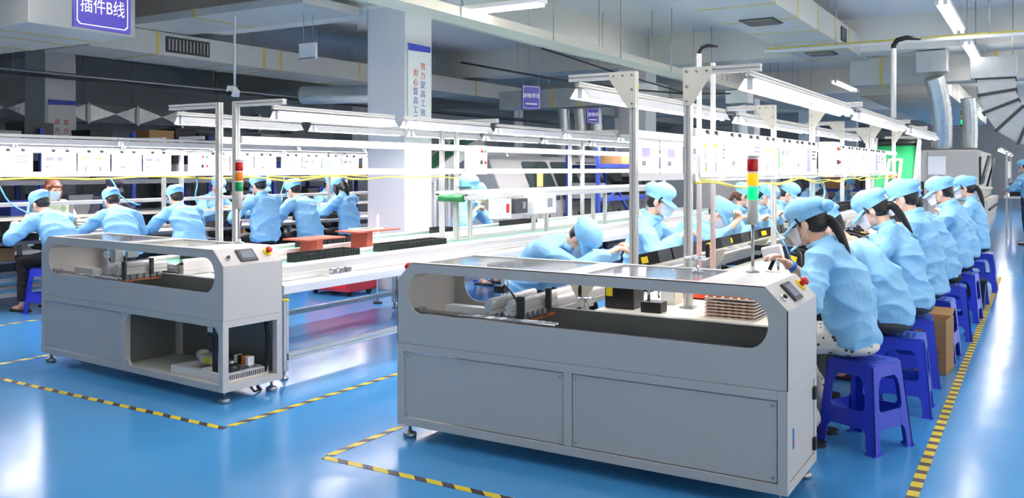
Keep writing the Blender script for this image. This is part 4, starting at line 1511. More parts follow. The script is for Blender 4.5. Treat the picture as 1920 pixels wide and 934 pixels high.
# blue racks
def rack(label, loc, rotz, L, D, H, levels, fill, col=navy, seed=1, brace=False):
    r = thing('storage_rack', label, 'rack', loc, rotz)
    n = max(1, round(L / 1.6))
    for k in range(n + 1):
        for y in (0, D):
            MB().bar((k * L / n, y, 0), (k * L / n, y, H), .07, .05).build('upright', col, r)
    for z in levels:
        MB().box(-.03, -.03, z - .07, L + .03, 0, z).build('beam', col if brace else rack_g, r)
        MB().box(-.03, D, z - .07, L + .03, D + .03, z).build('beam', col if brace else rack_g, r)
        MB().box(0, 0, z - .02, L, D, z).build('deck', rack_g, r)
    if brace:
        MB().bar((0, 0, H * .35), (L / n * .5, 0, .1 + H * .55), .04).build('brace', col, r)
        MB().bar((L / n * .5, 0, .1 + H * .55), (L / n * .9, 0, H * .35), .04).build('brace', col, r)
    return r


rr = random.Random(9)
BOXC = [(dgrey, 'dark grey'), (cardboard, 'brown'), (black, 'black'), (navy, 'blue'), (rack_g, 'pale grey'), (white_b, 'white')]


def fill_rack(nm, loc, rotz, L, D, levels, H=.4, skip=.25, depthword=''):
    base = M.Translation(V(loc)) @ M.Rotation(rotz, 4, 'Z')
    for li, z in enumerate(levels):
        x = .08
        i = 0
        while x < L - .45:
            w = rr.uniform(.28, .5)
            if rr.random() > skip:
                m_, cn = BOXC[rr.choice((0, 0, 1, 2, 2, 3, 4, 5))]
                h = rr.uniform(.16, .34)
                r = thing('storage_box', '%s box, %s shelf of %s, %s along' % (cn, ('lowest', 'second', 'third', 'fourth', 'fifth')[li], nm, ORD[i]), 'box',
                          base @ V((x, .06, z + .001)), rotz, 'boxes on the ' + nm)
                b = MB().box(0, 0, 0, w, D * .8, h).build('box_body', m_, r)
                MB().box(-.004, -.004, h - .03, w + .004, D * .8 + .004, h + .004).build('lid_edge', m_, r)
                i += 1
            x += w + rr.uniform(.03, .12)


LV = (.35, .85, 1.35, 1.85)
rack('long rack with blue uprights and grey shelves behind the far worker row', (-12.4, 4.4, 0), R(90), 12.0, .6, 2.1, LV, .3)
fill_rack('the long rack', (-12.4, 4.4, 0), R(90), 12.0, .6, LV)
rack('blue braced rack between the middle line and the windowed machine', (-6.2, 13.0, 0), R(90), 2.9, .55, 2.0, (.5, 1.05, 1.6), .3, brace=True)
fill_rack('the blue braced rack', (-6.2, 13.0, 0), R(90), 2.9, .55, (.5, 1.05, 1.6), skip=.35)
rack('blue rack at the end of the middle bench', (-5.7, 22.2, 0), R(0), 3.2, .6, 2.0, (.5, 1.05, 1.6), .3, brace=True)
fill_rack('the far blue rack', (-5.7, 22.2, 0), R(0), 3.2, .6, (.5, 1.05, 1.6))
# tall grey cabinets by the far wall
for k, y in enumerate((7.0, 8.2, 9.4, 10.6, 14.0, 15.2)):
    r = thing('tall_cabinet', 'grey tall cabinet against the far wall, %s from the front' % ORD[k], 'cabinet', (-18.6, y, 0), 0, 'tall cabinets by the far wall')
    MB().box(0, 0, 0, .6, 1.1, 2.0).build('carcass', rack_g, r, .01)
    for i in range(2):
        d = MB().box(.6, .02 + i * .54, .1, .615, .52 + i * .54, 1.95).build('cabinet_door', grey_m, r)
        MB().box(.615, .44 if i == 0 else .6, .95, .635, .47 if i == 0 else .63, 1.1).build('handle', steel, d)
# red pallet truck seen under the middle bench
r = thing('red_cabinet', 'low red tool chest standing on the floor before the pillar foot', 'tool chest', (-7.66, 7.85, 0), 0)
MB().box(0, 0, .06, .7, .55, .5).build('chest_body', mat('chest_red', (176, 40, 46), .4), r, .01)
for k in range(3):
    MB().box(.04, -.006, .1 + k * .13, .66, 0, .21 + k * .13).build('drawer', red, r)
for x in (.08, .62):
    for y in (.1, .45):
        MB().cyl((x - .02, y, .03), (x + .02, y, .03), .03).build('caster', black, r)
# raised cable poles with black elbow hoses
for k, (x, y, zb, zt, lab) in enumerate(((-1.52, 11.3, 2.112, 2.94, 'white cable pole with black elbow hose high over the aisle line'),
                                         (-1.93, 5.58, .703, 2.26, 'short white cable pole with black elbow hose behind the joint plate'),
                                         (-1.85, 5.62, .703, 2.2, 'thin cream cable pole beside the short elbow-hose pole'))):
    r = thing('cable_pole', lab, 'pole', (x, y, zb))
    MB().cyl((0, 0, 0), (0, 0, zt - zb), .03 if k == 0 else .017).build('pole', alu_w, r)
    if k < 2:
        s = .7 if k == 0 else .3
        MB().tube([(0, 0, zt - zb - .04), (0, 0, zt - zb + .05 * s), (.06 * s, 0, zt - zb + .14 * s), (.2 * s, 0, zt - zb + .17 * s), (.42 * s, 0, zt - zb + .13 * s)], [.036 * s + .004, .042 * s, .045 * s, .042 * s, .02 * s], 10).build('elbow_hose', black, r)
    MB().box(-.022, -.022, 0, .022, .022, .012).build('base_plate', steel, r)
# far side bench on the other side of the floor aisle
r = thing('side_bench', 'distant white workstation beyond the aisle past the beige machine', 'table', (-.75, 22.6, 0))
MB().box(0, 0, .86, .7, 3.0, .9).build('bench_top', alu_w, r)
for x in (.05, .65):
    for y in (.1, 2.9):
        MB().prof((x, y, 0), (x, y, 1.9), .045).build('post', alu, r)
MB().box(.02, .1, 1.3, .05, 2.9, 1.7).build('back_board', white_b, r)
MB().box(.1, .3, .9, .4, .55, 1.2).build('black_monitor', black, r)
# white partition screens and dark machines closing the far end
for k, (x, y, w_, h_) in enumerate(((-4.6, 25.5, 2.6, 1.9), (-8.9, 22.6, 2.8, 1.8), (-13.2, 20.0, 3.0, 1.9))):
    r = thing('partition_screen', 'pale partition screen at the far end, %s from the aisle' % ORD[k], 'partition', (x, y, 0), 0, 'far partition screens')
    MB().box(0, 0, .1, w_, .05, h_).build('screen_sheet', wallp, r)
    for xx in (0, w_ / 2, w_):
        MB().box(xx - .03, -.02, 0, xx + .03, .07, h_ + .03).build('post', alu, r)
# ------------------------------------------------------------------ stools
def make_stool():
    r = thing('plastic_stool', 'x', 'stool')
    H, T, B = .47, .135, .178          # half widths at top and floor
    s = MB()
    s.prism(rrect(-T, -T, T, T, .03), 'z', H - .018, H)
    q = [(-T - .004, H - .018), (T + .004, H - .018)]
    for k in range(4):
        m = M.Rotation(k * PI / 2, 4, 'Z')
        hh = .075
        t2 = T + (B - T) * hh / H
        p = MB().add([(-T, -T, H - .012), (T, -T, H - .012), (t2, -t2, H - hh), (-t2, -t2, H - hh), (-T, -T + .008, H - .012), (T, -T + .008, H - .012), (t2, -t2 + .008, H - hh), (-t2, -t2 + .008, H - hh)],
                     [(3, 2, 1, 0), (4, 5, 6, 7), (0, 1, 5, 4), (2, 3, 7, 6)]).xf(m)
        s.add(p.v, p.f)
    s.build('seat', blue_stool, r, .006)
    g = MB()
    for i in range(5):
        for j in range(5):
            g.box(-.072 + i * .036 - .008, -.072 + j * .036 - .008, H, -.072 + i * .036 + .008, -.072 + j * .036 + .008, H + .003)
    g.build('grip_pattern', blue_stool, r)

    def at(z, f):                     # half width of the stool at height z
        return T + (B - T) * (1 - z / H)
    for k in range(4):
        m = M.Rotation(k * PI / 2, 4, 'Z')
        lg = MB()
        # each leg: two plates meeting at the corner (-,-), flared at the stretcher and apron
        prof = [(0, .062), (.02, .05), (.1, .052), (.135, .075), (.21, .075), (.235, .052), (.33, .05), (.375, .062), (.4, .085), (.455, .085)]
        for sw in (0, 1):
            vs, n = [], len(prof)
            for z, wd in prof:
                h = at(z, 0)
                for dd in (0, .01):
                    a = (-h, -h + dd, z)
                    b = (-h + wd, -h + dd, z)
                    for p in (a, b):
                        vs.append(p if not sw else (p[1], p[0], p[2]))
            fs = []
            for i in range(n - 1):
                o = i * 4
                for a, b in ((0, 1), (1, 3), (3, 2), (2, 0)):
                    f = (o + a, o + b, o + 4 + b, o + 4 + a)
                    fs.append(f if not sw else f[::-1])
            fs.append((0, 2, 3, 1) if not sw else (1, 3, 2, 0))
            lg.add(vs, fs)
        h = at(0, 0)
        lg.box(-h - .006, -h - .006, 0, -h + .066, -h + .012, .012)
        lg.xf(m).build('leg', blue_stool, r)
        st_ = MB()
        z0, z1 = .125, .215
        h0, h1 = at(z0, 0), at(z1, 0)
        st_.add([(-h0 + .06, -h0 + .001, z0), (h0 - .06, -h0 + .001, z0), (h1 - .06, -h1 + .001, z1), (-h1 + .06, -h1 + .001, z1),
                 (-h0 + .06, -h0 + .01, z0), (h0 - .06, -h0 + .01, z0), (h1 - .06, -h1 + .01, z1), (-h1 + .06, -h1 + .01, z1)],
                [(0, 1, 2, 3), (7, 6, 5, 4), (0, 4, 5, 1), (3, 2, 6, 7)])
        st_.xf(m).build('stretcher', blue_stool, r)
    return r


# ------------------------------------------------------------------ people
def remesh(mb, name, m, voxel, smooth=4, disp=None):
    me = mb.mesh('tmp')
    o = bpy.data.objects.new('tmp', me)
    C.objects.link(o)
    a = o.modifiers.new('r', 'REMESH'); a.mode = 'VOXEL'; a.voxel_size = voxel
    b = o.modifiers.new('s', 'SMOOTH'); b.factor = .5; b.iterations = smooth
    dg = bpy.context.evaluated_depsgraph_get()
    out = bpy.data.meshes.new_from_object(o.evaluated_get(dg))
    bpy.data.objects.remove(o)
    bpy.data.meshes.remove(me)
    out.name = name
    if disp:
        nv = [v.normal.copy() for v in out.vertices]
        for v, n in zip(out.vertices, nv):
            v.co += n * disp(v.co)
    out.materials.clear()
    out.materials.append(m)
    out.polygons.foreach_set('use_smooth', [True] * len(out.polygons))
    out.update()
    return out


def loft(mb, rings, n=28):
    vs, fs = [], []
    for c, rx, ry, d, x in rings:
        x = (x - d * x.dot(d)).normalized()
        y = d.cross(x)
        for k in range(n):
            t = 2 * PI * k / n
            ct, st = math.cos(t), math.sin(t)
            ct = math.copysign(abs(ct) ** .86, ct)
            vs.append(c + x * rx * ct + y * ry * st)
    m = len(rings)
    for j in range(m - 1):
        for k in range(n):
            fs.append((j * n + k, j * n + (k + 1) % n, (j + 1) * n + (k + 1) % n, (j + 1) * n + k))
    fs += [tuple(range(n))[::-1], tuple(range((m - 1) * n, m * n))]
    mb.add(vs, fs, True)


def dirv(a):
    return V((0, math.sin(a), math.cos(a)))


def ik(a, c, l1, l2, pole):
    d = c - a
    L = min(d.length, (l1 + l2) * .998)
    u = d.normalized()
    c = a + u * L
    x = (l1 * l1 - l2 * l2 + L * L) / (2 * L)
    h = math.sqrt(max(0, l1 * l1 - x * x))
    p = pole - u * pole.dot(u)
    p.normalize()
    return a + u * x + p * h, c


def folds(seed, amp):
    o = V((seed * 3.7, seed * 1.3, seed * 7.1))
    def f(p):
        q = V((p.x * 4 + p.z * 3, p.y * 4 + p.z * 2.5, p.z * 6)) + o
        a = noise.noise(q)
        b = noise.noise(q * 1.7 + V((4, 1, 9)))
        return amp * (1.0 - 3.2 * abs(a) ** .8 + .55 - 1.3 * abs(b))
    return f


def hand(mb, w, fd, pn, side, curl=28, s=1.0):
    """palm, four fingers and a thumb from wrist W along FD; PN = palm normal"""
    fd = fd.normalized()
    lat = fd.cross(pn).normalized() * side
    pn = lat.cross(fd).normalized() * side
    if pn.dot(V((0, 0, -1))) < 0:
        pn = -pn
    ln = (.082, .088, .083, .072)
    fl = ((.042, .025, .021), (.046, .029, .022), (.042, .027, .021), (.033, .02, .019))
    for i in range(4):
        off = (1.5 - i) * .0195 * s
        base = w + lat * off * .55 + fd * .012 * s
        kn = w + lat * off + fd * ln[i] * s
        pts, rad = [base, kn], [.0135 * s, .0115 * s]
        a = R(curl * .5)
        p = kn
        for j in range(3):
            a += R(curl * (.7 if j == 0 else .9))
            d = fd * math.cos(a) + pn * math.sin(a) + lat * (off * .9)
            p = p + d.normalized() * fl[i][j] * s
            pts.append(p)
            rad.append((.0092, .0084, .0072)[j] * s)
        mb.limb(pts, rad, 8)
    t0 = w + lat * .018 * s + fd * .02 * s
    t1 = t0 + (fd * .6 + lat * .62 + pn * .25).normalized() * .045 * s
    t2 = t1 + (fd * .9 + lat * .25 + pn * .35).normalized() * .034 * s
    t3 = t2 + (fd * .95 - lat * .1 + pn * .35).normalized() * .026 * s
    mb.limb([t0, t1, t2, t3], [.015 * s, .0125 * s, .0105 * s, .0085 * s], 8)


def make_cap(seed, pouch=False, brim=True):
    m = MB()
    n = 44
    rings = [(.006, .985), (.010, 1.0), (.040, 1.015), (.046, 1.03), (.066, 1.065), (.088, 1.055), (.111, .95), (.130, .75), (.142, .48), (.147, .2), (.148, .01)]
    vs, fs = [], []
    for j, (z, sc) in enumerate(rings):
        for k in range(n):
            t = 2 * PI * k / n
            pk = 1.0
            if 3 <= j <= 8:
                pk += .014 * math.sin(t * 15 + seed) + .05 * noise.noise(V((math.cos(t) * 1.6, math.sin(t) * 1.6, seed + j * .3)))
            back = .02 * max(0, -math.sin(t)) if 3 <= j <= 7 else 0
            droop = -.022 * max(0, -math.sin(t)) if j >= 4 else 0
            fwd = .01 * max(0, math.sin(t)) if j >= 4 else 0
            vs.append((.086 * sc * pk * math.cos(t), -.012 + (.107 * sc * pk + back + fwd) * math.sin(t), z + droop * (1 if j < 9 else .4)))
    for j in range(len(rings) - 1):
        for k in range(n):
            fs.append((j * n + k, j * n + (k + 1) % n, (j + 1) * n + (k + 1) % n, (j + 1) * n + k))
    m.add(vs, fs, True)
    if pouch:
        m.ell((0, -.135, .035), (.05, .042, .036), n=14)
    if brim:
        q = 16
        vs, fs = [], []
        for s_ in (0, 1):
            for k in range(q + 1):
                t = R(20 + 140 * k / q)
                e = math.sin(PI * k / q) ** .7
                for f in (0, 1):
                    rr_ = f * .075 * e
                    vs.append((.086 * math.cos(t) * (1 + rr_ * 2.5), -.012 + .107 * math.sin(t) + rr_, .018 - .030 * f * e - .03 * abs(math.cos(t)) * f * e + (.005 if s_ else 0)))
        K = 2 * (q + 1)
        for k in range(q):
            a = k * 2
            fs.append((a, a + 1, a + 3, a + 2))
            fs.append((K + a + 2, K + a + 3, K + a + 1, K + a))
            fs.append((a + 1, K + a + 1, K + a + 3, a + 3))
        m.add(vs, fs, True)
    return m


def make_mask(m):
    """pleated face mask wrapped round the lower face"""
    n, q = 20, 9
    vs, fs = [], []
    for s_ in (0, 1):
        for j in range(q + 1):
            v = j / q
            z = -.004 - .108 * v
            for k in range(n + 1):
                u = k / n * 2 - 1
                wdt = R(68) * (1 - .12 * v)
                a = u * wdt
                nose = .036 * math.exp(-(u * 2.6) ** 2) * math.exp(-((v - .28) * 2.4) ** 2)
                chin = .016 * math.exp(-(u * 1.8) ** 2) * math.exp(-((v - .85) * 3) ** 2)
                rx = .074 - .012 * v
                ry = .086 - .006 * v
                pl = .0022 * math.sin(v * 20) * (1 - abs(u))
                e = .004 + pl + (.002 if s_ else 0)
                vs.append(((rx + e) * math.sin(a), .006 + (ry + e) * math.cos(a) + nose + chin, z + .02 * u * u * (v - .3)))
    K = (n + 1) * (q + 1)
    for j in range(q):
        for k in range(n):
            a = j * (n + 1) + k
            fs.append((K + a + n + 1, K + a + n + 2, K + a + 1, K + a)[::1])
            fs.append((a, a + 1, a + n + 2, a + n + 1))
    return MB().add(vs, fs, True)


PN = [0]


def person(label, loc, rotz, lean=(8, 26), neck=30, pitch=24, yaw=0, hands=None, cap='brim', hairk='short', hairm=None, top=None, legs=None, mask=True, maskc=None,
           seat=.5, vox=.007, s=1.0, sw=.185, group=None, strap=False, knee_out=.13, body_only_top=False, twist=0, side=0, open_leg=None, standing=False, pouch=False, collar=None, sleeve=.88):
    PN[0] += 1
    seed = PN[0]
    r = thing('person', label, 'person', (loc[0], loc[1], 0), rotz, group)
    top = top or clothb
    legs = legs or pants_k
    hairm = hairm or hair
    hip = V((0, 0, seat + .105 if not standing else .93))
    l1, l2 = R(lean[0]), R(lean[1])
    lum = hip + dirv(l1) * .22 * s + V((side * .4, 0, 0))
    th = lum + dirv(l2) * .25 * s + V((side * .6, 0, 0))
    nk = th + dirv(R(neck)) * .085 * s
    hr = M.Rotation(R(yaw), 3, 'Z') @ M.Rotation(R(-pitch), 3, 'X')
    hc = nk + hr @ V((0, .028, .098))
    tw = M.Rotation(R(twist), 3, 'Z')
    up2 = dirv(l2)
    shl = [th + tw @ V((sg * sw, 0, 0)) - up2 * .045 for sg in (-1, 1)]       # -1 = left hand side x<0
    hands = hands or ((-.14, .36, .92), (.14, .36, .92))
    elb, wr = [], []
    for i, sg in enumerate((-1, 1)):
        tgt = V(hands[i])
        e, w = ik(shl[i], tgt, .285 * s, .25 * s, V((sg * .7, -.25, -.6)))
        elb.append(e); wr.append(w)
    # legs
    kn, an = [], []
    for sg in (-1, 1):
        if standing:
            kn.append(V((sg * .1, .03, .5))); an.append(V((sg * .11, -.02, .09)))
        else:
            kn.append(V((sg * knee_out, .42, seat + .02))); an.append(V((sg * (knee_out + .01), .40, .085)))
    if open_leg:
        for i, (k_, a_) in open_leg.items():
            kn[i], an[i] = V(k_), V(a_)
    hips = [hip + V((sg * .085, .02, -.02)) for sg in (-1, 1)]
    # body ------------------------------------------------------------
    b = MB()
    b.limb([hip, lum, th - up2 * .06], [.10, .095, .085], 12)
    b.limb([th - up2 * .05, nk + dirv(R(neck)) * .02], [.055 * s, .05 * s], 12)
    for i in (0, 1):
        b.limb([th - up2 * .06, shl[i], elb[i], wr[i]], [.06, .045, .036 * s, .026 * s], 10)
        fd = (wr[i] - elb[i]).normalized()
        fd = (fd + V((0, .0, .0))).normalized()
        hand(b, wr[i] + fd * .015, fd, V((0, 0, -1)), -1 if i == 0 else 1, s=.97 * s)
        b.limb([hips[i], kn[i], an[i]], [.068, .05, .036], 10)
        b.limb([an[i], an[i] + V((0, .05, -.045)), an[i] + V((0, .14, -.058))], [.036, .034, .026], 10)
    hd = MB()
    hd.ell((0, -.012, .03), (.074, .094, .084), n=20, m=14)
    hd.ell((0, .022, -.035), (.061, .066, .078), n=18, m=12)
    hd.ell((0, .052, -.086), (.034, .032, .028), n=12)
    hd.ell((-.03, .05, -.03), (.03, .036, .035)); hd.ell((.03, .05, -.03), (.03, .036, .035))
    hd.limb([(0, .084, .008), (0, .1, -.022), (0, .104, -.03)], [.0085, .0115, .0125], 8)
    hd.ell((0, .072, .02), (.05, .016, .011))
    for sg in (-1, 1):
        hd.ell((sg * .076, -.006, -.014), (.009, .021, .031), M.Rotation(R(-12), 3, 'X'))
        hd.ell((sg * .013, .096, -.03), (.009, .01, .008))
    hd.xf(M.Translation(hc) @ hr.to_4x4() @ M.Scale(s, 4))
    b.add(hd.v, hd.f, True)
    bo = link('body', remesh(b, 'body', skin, vox * .72, 2), r)
    HM = M.Translation(hc) @ hr.to_4x4() @ M.Scale(s, 4)
    e_ = MB()
    for sg in (-1, 1):
        e_.ell((sg * .030, .0775, -.002), (.0135, .006, .0046), M.Rotation(R(-sg * 26), 3, 'Z'), 10, 6)
        e_.bar((sg * .014, .0865, .0205), (sg * .040, .070, .0215), .005, .004)
    e_.xf(HM).build('eyes_and_brows', eyem, bo)
    # jacket -------------------------------------------------------------
    j = MB()
    kx = sw / .185 * s
    ax = tw @ V((1, 0, 0))
    loft(j, [(V((0, .0, hip.z - .055)), .180 * kx, .140, V((0, 0, 1)), V((1, 0, 0))),
             (hip + V((0, 0, .01)), .180 * kx, .140, dirv(l1 * .5), V((1, 0, 0))),
             (hip.lerp(lum, .5), .174 * kx, .134, dirv(l1), V((1, 0, 0))),
             (lum, .172 * kx, .13, dirv((l1 + l2) / 2), V((1, 0, 0))),
             (th - up2 * .14, .176 * kx, .126, up2, ax),
             (th - up2 * .06, .16 * kx, .108, up2, ax),
             (th - up2 * .01, .115 * kx, .085, up2, ax),
             (th + dirv(R(neck)) * .03, .07, .07, dirv(R(neck)), ax)])
    j.limb([shl[0] - up2 * .0, th + dirv(R(neck)) * .005, shl[1]], [.062, .07, .062], 12)
    for i in (0, 1):
        mid = shl[i].lerp(elb[i], .5)
        j.limb([shl[i], mid, elb[i], elb[i].lerp(wr[i], sleeve * .55), elb[i].lerp(wr[i], sleeve)], [.07 * s, .068 * s, .06 * s, .056 * s, .046 * s], 12)
    ring = []
    for k in range(15):
        t = 2 * PI * k / 14
        ring.append(nk + tw @ V((.062 * math.cos(t), .066 * math.sin(t) - .006, -.03 - .026 * math.sin(t))) - V((0, .004, 0)))
    j.limb(ring, [.0165] * 15, 8)
    jo = link('jacket', remesh(j, 'jacket', top, vox, 3, folds(seed, .0135)), r)
    if collar:
        MB().tube([nk + tw @ V((.052 * math.cos(2 * PI * k / 14), .056 * math.sin(2 * PI * k / 14) - .005, -.03 - .018 * math.sin(2 * PI * k / 14))) for k in range(15)], .012).build('inner_collar', collar, jo)
    if strap:
        w = wr[1]
        d = (wr[1] - elb[1]).normalized()
        so = MB().cyl(w - d * .045, w - d * .02, .034, n=16).build('wrist_strap', mat('strap_blue', (36, 110, 200), .6), r)
        MB().tube([w - d * .03 + V((0, 0, .034)), w + V((-.02, .0, .1)), w + V((.1, .08, .14)), w + V((.2, .2, .25))], .005).build('coil_cord', cord_b, so)
    # trousers -------------------------------------------------------------
    t = MB()
    t.ell(hip + V((0, -.004, -.062)), (.166, .138, .058), n=20)
    for i in (0, 1):
        t.limb([hips[i] + V((0, .03, 0)), kn[i], an[i] + V((0, 0, .07))], [.082, .068, .056], 12)
    link('trousers', remesh(t, 'trousers', legs, vox * 1.2, 3, folds(seed + 40, .006)), r)
    f = MB()
    for i in (0, 1):
        f.limb([an[i] + V((0, -.02, -.06)), an[i] + V((0, .07, -.064)), an[i] + V((0, .155, -.066))], [.019, .019, .017], 8)
    for i, a_ in enumerate(an):
        MB().extr([(x * 1.0, y) for x, y in rrect(-.05, -.085, .05, .19, .045)], a_ + V((0, .0, -.085)), a_ + V((0, .0, -.062))
                  , x=(1, 0, 0)).build('shoe', shoe, r)
    # hair ---------------------------------------------------------------------
    h = MB()
    if hairk == 'short':
        h.ell((0, -.024, .034), (.08, .096, .086), n=18, m=12)
        h.ell((0, -.05, -.012), (.072, .058, .062), n=16)
    else:
        h.ell((0, -.022, .034), (.083, .1, .088), n=18, m=12)
        h.ell((0, -.048, -.01), (.078, .064, .07), n=16)
        for sg in (-1, 1):
            h.limb([(sg * .074, .03, .035), (sg * .078, .014, .0), (sg * .077, .008, -.03)], [.012, .009, .004], 8)
        h.limb([(-.05, .07, .052), (0, .088, .05), (.05, .07, .052)], [.014, .013, .014], 8)
        if hairk == 'pony':
            h.limb([(0, -.1, -.005), (0, -.126, -.018), (.004, -.14, -.06), (.01, -.148, -.12), (.014, -.152, -.19), (.018, -.156, -.26)], [.02, .025, .028, .027, .02, .006], 10)
        if hairk == 'long':
            for sg in (-1, 1):
                h.limb([(sg * .075, .0, .02), (sg * .088, .005, -.06), (sg * .08, .0, -.16)], [.03, .036, .016], 10)
            h.limb([(0, -.09, .0), (0, -.1, -.08), (0, -.09, -.17)], [.06, .066, .03], 10)
    h.xf(HM)
    link('hair', remesh(h, 'hair', hairm, .008, 2), r)
    if cap:
        m = make_cap(seed * 1.7, pouch)
        m.xf(HM @ M.Translation((0, -.004, .006)) @ M.Rotation(R(-7), 4, 'X'))
        m.build('cap', capb if cap == 'brim' else shirt_k, r)
    if mask:
        mm = make_mask(maskc or maskm).xf(HM).build('face_mask', maskc or maskm, r)
        for sg in (-1, 1):
            MB().tube([HM @ V((sg * .07, .044, -.012)), HM @ V((sg * .079, .02, .006)), HM @ V((sg * .082, -.004, .022)), HM @ V((sg * .084, -.022, .004)), HM @ V((sg * .083, -.016, -.03)), HM @ V((sg * .079, .016, -.062)), HM @ V((sg * .068, .038, -.08))], .0018, 5).build('ear_loop', maskc or maskm, mm)
    return r


W90 = R(90)
stool = Stamp(make_stool())
# ---- stool side of the aisle line (facing -x)
AG = None
person('ponytailed worker with white mask, floral trousers and blue wrist strap at the aisle line front', (-.90, 5.10), R(82),
       lean=(6, 26), neck=36, pitch=20, hands=((-.22, .26, .90), (.10, .40, .95)), hairk='pony', legs=floralm, open_leg={0: ((-.17, .36, .53), (-.16, .17, .085)), 1: ((.12, .38, .53), (.12, .2, .085))}, vox=.006, sw=.175, strap=True, pouch=True, sleeve=.4, s=1.0)
person('worker half hidden behind the ponytailed front worker, charcoal trousers', (-.83, 5.95), W90,
       lean=(14, 40), neck=52, pitch=38, hands=((-.15, .36, .95), (.17, .36, .95)), legs=pants_g, vox=.007, sw=.18)
person('ponytailed worker bending over the aisle table, third on the stool side', (-.80, 6.78), W90,
       lean=(8, 24), neck=34, pitch=28, hands=((-.15, .36, .95), (.17, .36, .95)), hairk='pony', legs=pants_g, vox=.007, sw=.18, s=1.03)
person('short-haired man in blue cap, fourth on the stool side of the aisle line', (-.78, 7.66), R(86),
       lean=(4, 16), neck=26, pitch=14, hands=((-.15, .36, .97), (.17, .36, .97)), legs=pants_n, vox=.007, sw=.2, s=1.08)
person('capped worker with face half hidden behind the short-haired man', (-.76, 8.75), W90,
       lean=(10, 28), neck=36, pitch=26, hands=((-.15, .36, .95), (.17, .36, .95)), vox=.008, s=1.0)
person('capped man with white mask, sixth on the stool side of the aisle line', (-.74, 9.85), W90,
       lean=(2, 12), neck=22, pitch=14, hands=((-.15, .36, .97), (.17, .36, .97)), vox=.008, sw=.195, s=1.08)
person('capped worker bending, seventh on the stool side of the aisle line', (-.74, 11.0), W90,
       lean=(6, 20), neck=30, pitch=24, hands=((-.15, .36, .95), (.17, .36, .95)), vox=.009, s=1.02)
person('long-haired capped worker at the far end of the stool side', (-.70, 12.2), W90,
       lean=(2, 10), neck=18, pitch=10, hands=((-.15, .36, .97), (.17, .36, .97)), hairk='pony', vox=.009, s=1.06)
SG = 'blue plastic stools'
for k, (x, y, a, lab) in enumerate(((-.84, 5.14, -24, 'blue plastic stool under the floral-trousered front worker'),
                                    (-.76, 6.0, 4, 'blue plastic stool under the worker with charcoal trousers'),
                                    (-.80, 6.82, 8, 'blue plastic stool behind the open cardboard carton'),
                                    (-.75, 7.82, -3, 'blue plastic stool holding a white bag, beside the cardboard carton'),
                                    (-.72, 8.8, 5, 'blue plastic stool just past the one with the white bag'),
                                    (-.70, 9.9, -4, 'blue plastic stool with yellow sticker beside the black waste bin'),
                                    (-.70, 11.3, 3, 'blue plastic stool behind the black waste bin'),
                                    (-.66, 12.4, 0, 'last blue plastic stool under the long-haired worker'),
                                    (-8.93, 5.42, 5, 'blue plastic stool under the first capped worker of the far row'),
                                    (-8.86, 6.22, -4, 'blue plastic stool under the second capped worker of the far row'),
                                    (-8.84, 7.1, 3, 'blue plastic stool under the third capped worker of the far row'),
                                    (-8.95, 8.5, 0, 'blue plastic stool under the fourth capped worker of the far row'),
                                    (-8.94, 9.12, 2, 'blue plastic stool under the fifth capped worker of the far row'),
                                    (-8.92, 10.05, 2, 'blue plastic stool under the sixth capped worker of the far row'),
                                    (-3.22, 5.58, 0, 'blue plastic stool under the deeply bowed man'),
                                    (-2.87, 6.82, 0, 'blue plastic stool under the upright capped woman inside the aisle line'),
                                    (-3.03, 8.13, 0, 'blue plastic stool under the second bowed man'))):
    stool((x, y, 0), R(a), lab, SG)
# ---- inner side of the aisle line (facing +x)
person('deeply bowed man with white mask working behind the two-panel machine', (-3.22, 5.58), -W90,
       lean=(18, 52), neck=78, pitch=58, yaw=-8, hands=((-.25, .60, .93), (.02, .64, .92)), vox=.0055, sw=.2, s=1.0, collar=mat('collar_blue', (60, 70, 190), .7))
person('upright capped woman with pale blue mask between the aisle line posts', (-2.87, 6.82), R(-82),
       lean=(4, 14), neck=26, pitch=14, hands=((-.1, .36, .96), (.14, .36, .96)), hairk='tied', maskc=maskb, vox=.006, sw=.18, s=1.03)
person('second bowed man peering at small parts beyond the capped woman', (-3.03, 8.13), R(-86),
       lean=(16, 46), neck=66, pitch=42, sleeve=.5, hands=((-.06, .55, 1.05), (.1, .58, 1.01)), vox=.006, sw=.195, s=1.02)
person('brown-haired capped worker behind the lit tower light', (-2.88, 9.25), R(-88),
       lean=(4, 18), neck=28, pitch=18, hands=((-.1, .36, .97), (.14, .36, .97)), hairk='pony', hairm=hair_br, vox=.008)
person('capped worker behind the brown-haired one on the inner side', (-2.95, 10.15), R(-88),
       lean=(8, 24), neck=32, pitch=24, hands=((-.1, .36, .97), (.14, .36, .97)), vox=.008)
person('capped worker near the far posts on the inner side of the aisle line', (-2.95, 11.2), R(-88),
       lean=(6, 24), neck=32, pitch=24, hands=((-.1, .36, .97), (.14, .36, .97)), vox=.009)
